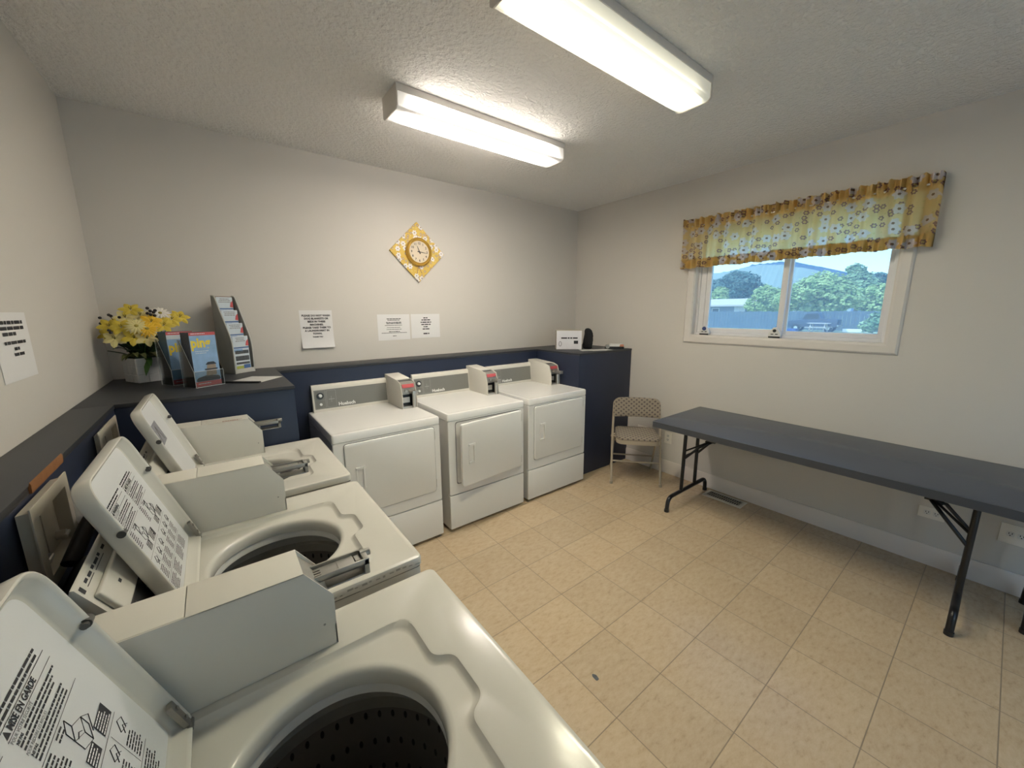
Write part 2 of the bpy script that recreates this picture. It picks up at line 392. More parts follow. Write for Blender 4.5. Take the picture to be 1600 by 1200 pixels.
    def words(s, o, xd, yd, width, n, lead, h, rng, center=False, full=.75):
        """n rows of small print too fine to read: word-length strokes"""
        for i in range(n):
            L = width*rng.uniform(full*.75, 1.0); x = (width-L)/2 if center else 0; end = x+L
            while x < end-h:
                wl = min(rng.uniform(1.2, 4.5)*h, end-x)
                s.flat(o, xd, yd, x, -i*lead-h, x+wl, -i*lead); x += wl+h*.45
    def planar(s, loops, drop=2):
        """fill between a closed outline and the holes inside it (existing verts, one plane)"""
        vs = [v for lp in loops for v in lp]; es = []; k = 0
        for lp in loops:
            n = len(lp); es += [(k+i, k+(i+1) % n) for i in range(n)]; k += n
        co = [Vector([v.co[j] for j in range(3) if j != drop]) for v in vs]
        vo, _, faces, ov, _, _ = delaunay_2d_cdt(co, es, [], 0, 1e-7)
        polys = []; k = 0
        for lp in loops: polys.append(co[k:k+len(lp)]); k += len(lp)
        def inside(p, poly):
            c = False; j = len(poly)-1
            for i in range(len(poly)):
                a, b = poly[i], poly[j]
                if (a.y > p.y) != (b.y > p.y) and p.x < (b.x-a.x)*(p.y-a.y)/(b.y-a.y)+a.x: c = not c
                j = i
            return c
        fs = []
        for f in faces:
            q = [vs[ov[i][0]] for i in f]; m = sum((vo[i] for i in f), Vector((0, 0)))/len(f)
            if len(set(q)) > 2 and inside(m, polys[0]) and not any(inside(m, h) for h in polys[1:]):
                try: fs.append(s.bm.faces.new(q))
                except ValueError: pass
        s._mark(fs); return fs
    def build(s, name, mats, parent=None, angle=38, recalc=True):
        bm = s.bm
        if recalc: bmesh.ops.recalc_face_normals(bm, faces=bm.faces[:])
        me = bpy.data.meshes.new(name); bm.to_mesh(me); bm.free()
        for m in (mats if isinstance(mats, (list, tuple)) else [mats]): me.materials.append(M[m] if isinstance(m, str) else m)
        for p in me.polygons: p.use_smooth = True
        me.set_sharp_from_angle(angle=math.radians(angle))
        o = bpy.data.objects.new(name, me); COL.objects.link(o)
        if parent: o.parent = parent
        return o
def fillet(pts, r, n=6):
    """round the inner corners of an open polyline"""
    pts = [Vector(p) for p in pts]; out = [pts[0]]
    for a, b, c in zip(pts, pts[1:], pts[2:]):
        d1 = (a-b); d2 = (c-b); rr = min(r, d1.length*.49, d2.length*.49)
        p, q = b+d1.normalized()*rr, b+d2.normalized()*rr
        for k in range(n+1):
            t = k/n; out.append(p*(1-t)**2 + b*2*t*(1-t) + q*t*t)
    out.append(pts[-1]); return out
def rpoly(pts, rad, n=5):
    """2D closed polygon with rounded corners; rad a number or a list"""
    out = []; N = len(pts)
    for i in range(N):
        r = rad[i] if isinstance(rad, (list, tuple)) else rad
        a, b, c = Vector(pts[i-1]), Vector(pts[i]), Vector(pts[(i+1) % N])
        if r <= 0: out.append(tuple(b)); continue
        d1, d2 = a-b, c-b; rr = min(r, d1.length*.49, d2.length*.49)
        p, q = b+d1.normalized()*rr, b+d2.normalized()*rr
        for k in range(n+1):
            t = k/n; v = p*(1-t)**2+b*2*t*(1-t)+q*t*t; out.append((v.x, v.y))
    return out
def rect(x0, y0, x1, y1): return [(x0, y0), (x1, y0), (x1, y1), (x0, y1)]
def thing(name, label, cat, loc=(0, 0, 0), rz=0, group=None):
    o = bpy.data.objects.new(name, None); COL.objects.link(o); o.location = loc; o.rotation_euler = (0, 0, rz)
    o.empty_display_size = .1; o['label'] = label; o['category'] = cat
    if group: o['group'] = group
    return o
def tag(o, label, cat, group=None, kind=None):
    o['label'] = label; o['category'] = cat
    if group: o['group'] = group
    if kind: o['kind'] = kind
    return o
def struct(o): o['kind'] = 'structure'; return o
X3, Y3, Z3 = Vector((1, 0, 0)), Vector((0, 1, 0)), Vector((0, 0, 1))

# ------------------------------------------------------------------ the room
W, H, YR = 3.9813, 2.7352, -4.7
T = .14
DX0, DX1, DZ = -2.75, -.85, 2.08                      # glazed patio door behind the camera
WY0, WY1, WZ0, WZ1 = -1.440, -2.745, 1.392, 2.255      # window opening
struct(MB().box((-W-T, YR-T, -.1), (T, T, 0)).build('floor', 'floor'))
struct(MB().box((-W-T, YR-T, H), (T, T, H+.12)).build('ceiling', 'ceiling'))
struct(MB().box((-W-T, 0, 0), (T, T, H)).build('wall_back', 'wall'))
struct(MB().box((-W-T, YR-T, 0), (DX0, YR, H)).box((DX1, YR-T, 0), (T, YR, H)).box((DX0, YR-T, DZ), (DX1, YR, H)).build('wall_rear', 'wall'))
struct(MB().box((-W-T, YR, 0), (-W, 0, H)).build('wall_left', 'wall'))
wr = MB()
wr.box((0, YR, 0), (T, 0, WZ0)); wr.box((0, YR, WZ1), (T, 0, H)); wr.box((0, WY0, WZ0), (T, 0, WZ1)); wr.box((0, YR, WZ0), (T, WY1, WZ1))
struct(wr.build('wall_right', 'wall'))
bb = MB(); bb.prism([(0, 0), (-.014, 0), (-.014, .118), (-.008, .130), (0, .130)], 'y', YR, -.818)
struct(bb.build('baseboard_right', 'baseboard'))

dr = bpy.data.objects.new('door_1', None); COL.objects.link(dr); struct(dr); dr['label'] = 'white framed glass patio door behind the camera'
m = MB()
for a, b, y in ((DX0, (DX0+DX1)/2+.03, -.05), ((DX0+DX1)/2-.03, DX1, -.09)):
    m.box((a+.002, YR+y-.03, .003), (a+.065, YR+y, DZ-.003), .003); m.box((b-.065, YR+y-.03, .003), (b-.002, YR+y, DZ-.003), .003)
    m.box((a+.065, YR+y-.03, .003), (b-.065, YR+y, .12), .003); m.box((a+.065, YR+y-.03, DZ-.09), (b-.065, YR+y, DZ-.003), .003)
m.build('door_frame', 'vinyl', dr)
for a, b, y in ((DX0, (DX0+DX1)/2+.03, -.05), ((DX0+DX1)/2-.03, DX1, -.09)):
    MB().box((a+.064, YR+y-.018, .118), (b-.064, YR+y-.012, DZ-.088)).build('pane', 'glass', dr)

struct(MB().box((-12, -10.4, -.25), (6, YR-T-.01, -.02)).build('bounce_slab', 'patio'))  # unseen slab, added to throw warm sunlight in through the rear door
struct(MB().box((-13, -10.8, -.25), (8, -10.5, 4.6)).build('bounce_wall', 'patio'))  # unseen wall, added to reflect warm sun and hide blue sky
# window
win = bpy.data.objects.new('window_1', None); COL.objects.link(win); struct(win); win['label'] = 'white vinyl sliding window in the right wall'
cs = MB()                                     # casing: mitred profile round the opening
prof = [(0, 0), (0, .012), (.012, .018), (.055, .018), (.066, .010), (.07, 0)]
loops = []
for d, h in prof:
    loops.append([(-h, WY0+d, WZ0-d), (-h, WY1-d, WZ0-d), (-h, WY1-d, WZ1+d), (-h, WY0+d, WZ1+d)])
cs.loft(loops); cs.build('window_casing', 'trim', win, 25)
rv = MB()                                     # jamb lining
rv.box((-.004, WY0-.006, WZ0), (T, WY0, WZ1)); rv.box((-.004, WY1, WZ0), (T, WY1+.006, WZ1))
rv.box((-.010, WY1, WZ0-.004), (T, WY0, WZ0+.006)); rv.box((-.004, WY1, WZ1-.006), (T, WY0, WZ1)); rv.build('window_jamb', 'trim', win)
fr = MB()
def frame_ring(mb, x0, x1, y0, y1, z0, z1, wd, bev=.003):
    mb.box((x0, y0-wd, z0), (x1, y0, z1), bev); mb.box((x0, y1, z0), (x1, y1+wd, z1), bev)
    mb.box((x0, y1+wd, z0), (x1, y0-wd, z0+wd), bev); mb.box((x0, y1+wd, z1-wd), (x1, y0-wd, z1), bev)
frame_ring(fr, .045, .125, WY0-.006, WY1+.006, WZ0+.006, WZ1-.006, .022)
fr.box((.060, WY1+.03, WZ0+.03), (.066, WY0-.03, WZ0+.036)); fr.build('window_frame', 'vinyl', win)
s1 = MB(); frame_ring(s1, .05, .078, WY0-.080, -2.140, WZ0+.03, WZ1-.03, .040); sash = s1.build('sliding_sash', 'vinyl', win)
MB().box((.062, -2.10, WZ0+.07), (.066, WY0-.12, WZ1-.07)).build('pane', 'glass', sash)
g1 = MB(); g1.box((.05, WY0-.078, WZ0+.03), (.07, WY0-.030, WZ1-.03), .004); g1.build('track_filler', 'vinyl', win)
s2 = MB(); frame_ring(s2, .086, .112, -2.125, WY1+.028, WZ0+.03, WZ1-.03, .030); sash2 = s2.build('fixed_sash', 'vinyl', win)
MB().box((.098, WY1+.056, WZ0+.058), (.102, -2.153, WZ1-.058)).build('pane', 'glass', sash2)
def latch(y, label, blue):
    t = thing('window_stopper', label, 'window lock', (.022, y, WZ0+.007))
    b = MB(); b.prism(rpoly([(-.042, 0), (.042, 0), (.044, .03), (.012, .082), (-.012, .082), (-.044, .03)], [.006, .006, .016, .010, .010, .016]), 'x', -.014, .014, .004)
    b.build('body', 'plastic_white', t)
    k = MB(); k.cyl((-.013, 0, .056), (-.020, 0, .056), .017 if blue else .012, 18); k.build('button', 'blue_plastic' if blue else 'black', t)
    f = MB(); f.box((-.017, -.040, .000), (-.013, .040, .012), .002); f.box((-.0165, -.024, .026), (-.0135, -.006, .032)); f.box((-.0165, .006, .026), (-.0135, .024, .032))
    f.build('foot_pad' , 'black' , t); return t
latch(-1.555, 'white window stopper with blue button in the left corner of the window sill', True)
latch(-2.105, 'white window stopper with black marks at the middle post of the window', False)

# valance
def valance():
    t = thing('window_valance', 'yellow floral cotton valance gathered over the top of the window', 'curtain', (0, -2.1, 1.98))
    y0, y1 = .765, -.775; n = 220; h = .41
    def xx(u, v, k=0):
        y = u*9.0
        a = .022+.020*v              # deeper folds lower down
        wv = math.sin(y*9.1+1.3*math.sin(y*2.3)) + .45*math.sin(y*17.3+2*math.sin(y*1.1)) if v < .86 else math.sin(y*23)*.7+.5*math.sin(y*41)
        return -.072 - a*wv*.55 - k
    def sheet(z0, z1, rows, k=0, zn=None):
        b = MB(); rings = []
        for j in range(rows+1):
            fz = z0+(z1-z0)*j/rows; row = []
            v = fz/h
            row.append((-.004, y0+.004, fz)); row.append((-.035, y0+.004, fz))
            for i in range(n+1):
                u = i/n; y = y0+(y1-y0)*u
                zz = fz
                if j == 0 and zn: zz += zn*math.sin(u*60+2*math.sin(u*13))
                if fz > h-.004: zz += .006*math.sin(u*140)+.003*math.sin(u*331)
                row.append((xx(u, 1-v if v < .86 else v, k), y, zz))
            row.append((-.035, y1-.004, fz)); row.append((-.004, y1-.004, fz))
            rings.append(row)
        b.loft(rings, close=False); return b
    sheet(.0, h, 16, 0, .004).build('fabric', 'valance', t, 60)
    sheet(.002, .075, 3, -.003, .004).build('hem', 'valance_shaded', t, 60)
    sheet(.322, h, 5, -.004).build('rod_pocket', 'valance_shaded', t, 60)
    r = MB(); r.tube(fillet([(-.003, y0-.012, .352), (-.058, y0-.012, .352), (-.058, y1+.012, .352), (-.003, y1+.012, .352)], .02), .006, 10); r.build('curtain_rod', 'plastic_white', t)
valance()

# ------------------------------------------------------------------ boxed-in navy ledges and cabinets
LZ = 1.2234
def boxed(name, label, cat, lo, hi, extra=None, lip=.004, th=.018):
    t = thing(name, label, cat, ((lo[0]+hi[0])/2, (lo[1]+hi[1])/2, 0)); ox, oy = t.location.x, t.location.y
    MB().box((lo[0]-ox, lo[1]-oy, 0), (hi[0]-ox, hi[1]-oy, LZ-th), .002).build('body', 'navy', t)
    x0, y0, x1, y1 = extra or (lo[0], lo[1]-lip, hi[0], hi[1])
    MB().box((x0-ox, y0-oy, LZ-th), (x1-ox, y1-oy, LZ), .0025).build('top_board', 'navy_top', t); return t
boxed('boxed_ledge', 'low navy boxed ledge along the back wall behind the dryers', 'ledge', (-3.156, -.227, 0), (-.810, -.001, 0))
boxed('boxed_cabinet', 'dark navy boxed counter in the left corner under the flowers', 'cabinet', (-W+.002, -.899, 0), (-3.160, -.001, 0), (-W+.002, -.905, -3.156, -.001))
boxed('boxed_cabinet', 'tall navy boxed cabinet in the right corner behind the folding chair', 'cabinet', (-.806, -.816, 0), (-.002, -.001, 0))
lf = boxed('boxed_ledge', 'dark navy boxed ledge along the left wall behind the washers', 'ledge', (-W+.002, YR+.01, 0), (-3.852, -.908, 0), (-W+.002, YR+.01, -3.8485, -.908))
bw = MB(); bw.prism([(-.004, 0), (.004, .0), (.0050, .02), (.0030, .026)], 'y', .88, 1.12);
o = bw.build('bare_wood_edge', 'bare_wood', lf); o.location = (.0678, .0, LZ-.017); o['label'] = 'chipped bare wood edge'

# ------------------------------------------------------------------ washers (local: +x front, +y towards the back wall)
def washer(y0, label, kind, rng):
    t = thing('washing_machine', label, 'washing machine', (-3.3975, y0-.325, 0), 0, 'top-loading washers along the left wall')
    # cabinet
    b = MB(); b.loft([[(x, y, z) for x, y in rpoly(rect(-.3325, -.322, .328, .322), .014, 4)] for z in (.02, .888)], True, False)
    for sx in (-.29, .29):
        for sy in (-.28, .28): b.cyl((sx, sy, 0), (sx, sy, .03), .022, 12)
    b.build('cabinet', 'enamel', t)
    # top cap with sunken lid seat, finger notch and round mouth
    m = MB(); seg = 6
    def RR(i, z, r=.022): return [(x, y, z) for x, y in rpoly([(-.3325+i, -.325+i), (.3325-i, -.325+i), (.3325-i, .325-i), (-.3325+i, .325-i)], r, seg)]
    R = m.loft([RR(.003, .889), RR(0, .893), RR(0, .912), RR(.0025, .9178), RR(.009, .9200), RR(.016, .9196), RR(.022, .9188)])
    def seat(e, z):
        pts = [(-.205, -.222+e), (.2075-e, -.222+e), (.2075-e, -.083+e*.6), (.2455-e, -.062+e*.6), (.2455-e, .046-e*.6), (.2075-e, .066-e*.6), (.2075-e, .203-e), (-.205, .203-e)]
        return [(x, y, z) for x, y in rpoly(pts, [.012, .045, .018, .018, .018, .018, .045, .012], 6)]
    S = m.loft([seat(-.004, .9188), seat(0, .9178), seat(.006, .9095), seat(.011, .9065), seat(.014, .906)])
    cx, cy, cr = .010, -.012, .172
    def circ(r, z, n=72): return [(cx+r*math.cos(2*PI*k/n), cy+r*math.sin(2*PI*k/n), z) for k in range(n)]
    Cc = m.loft([circ(cr+.010, .906), circ(cr+.003, .9052), circ(cr-.002, .902), circ(cr-.005, .896), circ(cr-.006, .880), circ(cr-.004, .868)])
    m.planar([R[-1], S[0]]); m.planar([S[-1], Cc[0]])
    m.build('top_panel', 'enamel', t, 35)
    # plastic tub ring below the mouth, then the perforated basket
    g = MB(); g.lathe([(.176, .868), (.171, .862), (.169, .846), (.176, .840), (.186, .836), (.196, .820), (.214, .800), (.218, .795)], (cx, cy, 0), 72); g.build('tub_ring', 'ring', t, 50)
    g = MB(); g.lathe([(.218, .795), (.207, .790), (.206, .762)], (cx, cy, 0), 72); g.build('balance_ring', 'dull_steel', t, 40)
    g = MB(); g.lathe([(.212, .775), (.213, .60), (.213, .45), (.205, .40), (.16, .37), (.05, .36)], (cx, cy, 0), 64, uv=True, cap=True); g.build('wash_basket', 'basket', t, 50)
    g = MB(); g.lathe([(.085, .37), (.080, .42), (.060, .46), (.045, .60), (.036, .72), (.030, .735), (.001, .738)], (cx, cy, 0), 32)
    for k in range(4):
        a = k*PI/2+.4; g.box((.03, -.006, .37), (.135, .006, .43), .004, mat=Matrix.Translation((cx, cy, 0)) @ Matrix.Rotation(a, 4, 'Z'))
    g.build('agitator', 'black', t, 40)
    # console behind the lid
    c = MB(); c.prism([(-.3320, .9195), (-.3320, 1.120), (-.3290, 1.130), (-.3230, 1.128), (-.2740, 1.042), (-.2380, .9195)], 'y', -.322, .218, .003); con = c.build('console', 'enamel', t)
    c = MB()
    f0 = Vector((-.3050, 0, 1.0995)); sl = (Vector((-.2720, 0, 1.0415))-f0); L = sl.length; sl.normalize(); nn = Vector((-sl.z, 0, sl.x)); nn = nn if nn.z > 0 else -nn
    tr = Matrix((( -sl.x, 0, nn.x, 0), (0, 1, 0, 0), (-sl.z, 0, nn.z, 0), (0, 0, 0, 1)))
    def bz(lo, hi, mb, bev): mb.box(lo, hi, bev, 3, Matrix.Translation(f0) @ tr)
    bz((-L, -.308, -.002), (0, .205, .010), c, .005); c.build('bezel', 'enamel', con)
    c = MB(); c.prism([(-.2735, 1.0445), (-.2655, 1.0395), (-.2330, .926), (-.2380, .926)], 'y', -.300, .200, .0008); cp = c.build('control_panel', 'panel_dark', con)
    c = MB(); d0 = Vector((-.2655+.0007, 0, 1.0395)); dd = (Vector((-.2330+.0007, 0, .926))-d0).normalized()
    for q in range(5): c.flat(d0, Y3, -dd, -.28+q*.006, -.100, -.2785+q*.006, -.006)
    for q in range(14): c.flat(d0, Y3, -dd, -.24+.02*q, -.03-.015*(q % 3), -.228+.02*q, -.027-.015*(q % 3))
    c.build('panel_print', 'panel_line', cp)
    c = MB(); c.mi = 0
    e0 = Vector((-.3235, 0, 1.1285)) + nn*.0008
    def lab(y, s_, wd, ht): c.flat(e0, Y3, -sl, y, -s_-ht, y+wd, -s_)
    for q, (y, wd) in enumerate(((-.285, .016), (-.262, .020), (-.234, .014), (-.214, .026), (-.182, .012), (-.15, .02))):
        lab(y, .008+.001*(q % 2), wd, .006)
    lab(-.29, .018, .05, .0015); lab(-.23, .019, .07, .0015); lab(-.315, .006, .012, .014)
    c.build('label_print', 'ink', con)
    if kind != 'far':
        c = MB(); c.mi = 0; k0 = f0 + sl*(L*.42) + nn*.0102; c.flat(k0, Y3, -sl, -.245, -.004, -.232, .003); c.build('keyhole', 'ink', con)
    # lid, leaning back on its hinges
    ang = math.radians(19.5)
    v = Vector((-math.sin(ang), 0, math.cos(ang))); n = Vector((math.cos(ang), 0, math.sin(ang))); O = Vector((-.1765, 0, .9240))
    ya, yb, LL = -.220, .207, .384
    def LP(u, vv, wv): return O + Y3*u + v*vv + n*wv
    def ring(e, wv, r): return [LP(x, y, wv) for x, y in rpoly([(ya+e, e), (yb-e, e), (yb-e, LL-e), (ya+e, LL-e)], [.012+r*.1, .012+r*.1, max(.052-e, .02), max(.052-e, .02)], 8)]
    l = MB(); l.loft([ring(.012, -.0335, 0), ring(.004, -.0315, 0), ring(0, -.026, 0), ring(0, -.004, 0), ring(.0015, -.001, 0), ring(.004, 0, 0), ring(.0065, -.0012, 0), ring(.009, -.005, 0), ring(.0165, -.022, 0), ring(.021, -.0245, 0)], True, True)
    lid = l.build('lid', 'enamel', t, 40)
    li = MB(); rr = ring(.024, -.0238, 0); li.face(rr); lin = li.build('liner', 'liner', lid, recalc=False)
    for y in (yb-.006, ya+.006):
        bp = MB(); s_ = 1 if y > 0 else -1
        bp.cyl(LP(y-.004*s_, .262, -.006), LP(y+.0105*s_, .262, -.006), .0075, 14); bp.cyl(LP(y-.004*s_, .262, -.006), LP(y-.010*s_, .262, -.006), .005, 10); bp.build('bumper', 'bumper', lid)
    for y in (yb-.016, ya+.016):
        h = MB(); s_ = 1 if y > 0 else -1
        h.mi = 0
        mt = Matrix((( 0, v.x, n.x, O.x), (1, 0, 0, 0), (0, v.z, n.z, O.z), (0, 0, 0, 1)))
        h.box((y-.008, .004, -.010), (y+.008, .062, -.001), .002, 2, mt)
        h.cyl(LP(y, .022, -.0015), LP(y, .022, .0012), .0038, 12); h.cyl(LP(y, .048, -.0015), LP(y, .048, .0012), .0038, 12)
        h.cyl(LP(y-.010, .004, -.004), LP(y+.010, .004, -.004), .0055, 12)
        h.build('hinge', 'hinge', t)
    # printed label on the liner
    q = MB(); o_ = LP(0, 0, -.0233)
    def at(u, vv): return LP(u, vv, -.0233)
    if kind == 'far':
        q.mi = 1; q.flat(o_, Y3, v, -.095, .215, .020, .300); q.mi = 0
        for k in range(9): q.words(at(-.090+.012*k, .294-.004*(k % 3)), Y3, v, .009, 4, .015, .006, rng)
        q.tube([at(-.07, .225), at(-.04, .285), at(-.01, .225)], .0012, 4)
        pr = q.build('warning_label', ['grey_ink', 'label_grey'], lin, recalc=False)
        pr['label'] = 'small faded grey label'
    else:
        for side, (a, bq) in enumerate(((-.137, -.008), (.010, .137))):
            wd = bq-a; fr_ = side == 1
            q.words(at(a, .302), Y3, v, wd, 2, .0068, .0036, rng, full=.97)
            q.flat(o_, Y3, v, a-.002, .2875, bq+.002, .2884)
            q.face([at(a, .2775), at(a+.010, .2775), at(a+.005, .2865)])
            q.text('MISE EN GARDE' if fr_ else 'WARNING', .0120, at(a+.012, .2778), Y3, v, bold=.0004, sx=.86)
            q.flat(o_, Y3, v, a-.002, .2748, bq+.002, .2756)
            q.text('POUR VOTRE SÉCURITÉ' if fr_ else 'FOR YOUR SAFETY', .0062, at(a, .2692), Y3, v, sx=.85)
            q.text('NE PAS' if fr_ else 'DO NOT', .0052, at(a+.003, .2634), Y3, v, bold=.0002, sx=.9); q.words(at(a+.024, .2672), Y3, v, wd-.024, 1, .006, .0028, rng, full=1)
            q.words(at(a+.003, .2615), Y3, v, wd-.003, 2, .0056, .0026, rng, full=.97)
            q.text('POUR RÉDUIRE LES RISQUES' if fr_ else 'TO REDUCE THE RISK OF', .0058, at(a, .2475), Y3, v, sx=.80)
            q.text('NE PAS' if fr_ else 'DO NOT', .0052, at(a+.003, .2418), Y3, v, bold=.0002, sx=.9); q.words(at(a+.024, .2456), Y3, v, wd-.024, 1, .006, .0028, rng, full=1)
            q.words(at(a+.003, .2398), Y3, v, wd-.003, 2, .0056, .0026, rng, full=.97)
            q.flat(o_, Y3, v, a-.002, .2268, bq+.002, .2276)
            q.words(at(a+.035, .2235), Y3, v, .03, 2, .0056, .0026, rng); q.words(at(a, .2235), Y3, v, .026, 8, .0058, .0026, rng, full=.95)
            bx = a+.050; by = .196
            def ln(p): q.tube([at(*p_) for p_ in p], .0005, 4)
            ln([(bx, by), (bx+.020, by-.010), (bx+.034, by+.004), (bx+.014, by+.012), (bx, by), (bx, by+.016), (bx+.013, by+.026), (bx+.014, by+.012)])
            ln([(bx+.034, by+.004), (bx+.034, by-.012), (bx+.020, by-.026), (bx+.020, by-.010)]); ln([(bx+.020, by-.026), (bx, by-.018), (bx, by)]); ln([(bx+.034, by+.004), (bx+.046, by-.006), (bx+.030, by-.022)])
            ln([(bx+.006, by-.004), (bx+.014, by-.001), (bx+.019, by-.005)])
            q.flat(o_, Y3, v, a+.084, .152, bq-.002, .176); q.flat(o_, Y3, v, a+.036, .152, a+.066, .172)
            q.mi = 1; q.words(at(a+.0855, .1742)+n*.0003, Y3, v, .036, 5, .0046, .0018, rng, full=.95); q.words(at(a+.0375, .1702)+n*.0003, Y3, v, .026, 4, .0046, .0018, rng, full=.95); q.mi = 0
            q.flat(o_, Y3, v, a-.002, .1465, bq+.002, .1473)
            for j in range(3):
                cx_ = a+.016+.046*j; ln([(cx_, .126), (cx_+.010, .139), (cx_+.022, .133), (cx_+.014, .120), (cx_, .126)]); ln([(cx_+.004, .118), (cx_+.012, .127), (cx_+.020, .119)])
                q.words(at(a+.004+.046*j, .112), Y3, v, .034, 6, .0056, .0025, rng, full=.93)
                if j: q.flat(o_, Y3, v, a-.002+.046*j, .078, a-.0012+.046*j, .142)
            q.flat(o_, Y3, v, a-.002, .0755, bq+.002, .0763)
            q.words(at(a+.002, .070), Y3, v, wd*.47, 6, .0056, .0025, rng, full=.95); q.words(at(a+wd*.53, .070), Y3, v, wd*.46, 6, .0056, .0025, rng, full=.95)
        if kind == 'mid': q.flat(o_, Y3, v, -.190, .170, -.150, .225); q.mi = 1; q.words(at(-.187, .221)+n*.0003, Y3, v, .034, 6, .0075, .003, rng, full=.95)
        q.build('warning_label', ['ink', 'white_print'], lin, recalc=False)
    # coin case with slide
    y_a, y_b = .221, .3225
    k = MB(); k.prism([(-.3020, .9197), (-.3020, 1.1058), (-.1690, 1.1058), (-.1690, .9197)], 'y', y_a+.0032, y_b, .0012); cb = k.build('coin_case', 'beige', t)
    k = MB(); k.prism([(-.1675, .9197), (-.1675, 1.1050), (.0110, 1.1050), (.0110-.012, 1.09), (.040, 1.020), (.040, .9197)], 'y', y_a+.002, y_b-.002, .0012); k.build('coin_housing', 'beige', cb)
    k = MB(); sp = [(-.3020, .9197), (-.3020, 1.1055), (.0125, 1.1055), (.0625, 1.0350), (.0625, .9197)]
    k.prism(sp, 'y', y_a, y_a+.0025, .0006); k.prism(sp, 'y', y_b-.0025, y_b, .0006); k.prism([(-.1675, 1.1030), (.0125, 1.1030), (.0125, 1.1057), (-.1675, 1.1057)], 'y', y_a, y_b, .0006)
    k.prism([(.0595, .9197), (.0625, .9197), (.0625, .965), (.0595, .965)], 'y', y_a, y_b); k.build('side_plates', 'beige', cb)
    k = MB(); k.prism([(.004, 1.098), (.008, 1.100), (.056, 1.036), (.052, 1.032)], 'y', y_a+.003, y_b-.003); k.build('face_plate', 'dull_steel', cb)
    k = MB(); zc = 1.052; c0, c1 = .252, .302; xe = .148
    k.box((.01, c0, zc), (xe, c1, zc+.003)); k.box((.01, c0, zc), (xe, c0+.005, zc+.014), .001); k.box((.01, c1-.005, zc), (xe, c1, zc+.014), .001)
    k.box((.012, c0+.006, zc+.002), (xe-.028, c1-.006, zc+.008), .001); k.box((xe-.012, c0, zc-.024), (xe, c1, zc+.014), .002)
    k.cyl((xe-.012, c1-.016, zc+.009), (xe+.010, c1-.016, zc+.009), .0085, 14); k.box((.085, c0+.010, zc+.0075), (.087, c1-.010, zc+.0095)); k.box((.122, c0+.014, zc+.0075), (.132, c1-.014, zc+.0092))
    for j in range(3): k.box((.022, c0+.012+.009*j, zc+.007), (.05, c0+.016+.009*j, zc+.0105))
    k.box((.020, c0+.004, zc-.026), (xe-.010, c1-.004, zc-.022), .001); k.build('coin_slide', 'dull_steel', cb)
    k = MB(); k.cyl((-.01+.05, y_a-.0006, .975), (-.01+.05, y_a+.001, .975), .0025, 10); k.build('rivet', 'dull_steel', cb)
    if kind == 'far':
        k = MB()
        k.words((-.09, y_a+.022, 1.1062), X3, Y3, .085, 3, .008, .0045, rng, full=.9); k.build('scrawled_note', 'rust', cb, recalc=False)
    if kind == 'mid':
        rg = random.Random(4)
        for j in range(16):
            x = .03+.0185*j; z = rg.uniform(.899, .906); k = MB(); k.box((x, -.3262, z), (x+rg.uniform(.005, .0165), -.3245, z+rg.uniform(.0015, .006))); k.build('enamel_chip', 'dull_steel', t)
    return t
rngw = random.Random(11)
washer(-.925, 'white top-loading washer farthest along the left wall, lid open with small grey label', 'far', rngw)
washer(-1.645, 'middle white top-loading washer, open lid covered with black printed instructions, chipped side edge', 'mid', rngw)
washer(-2.355, 'nearest white top-loading washer in the lower left foreground, lid open', 'near', rngw)

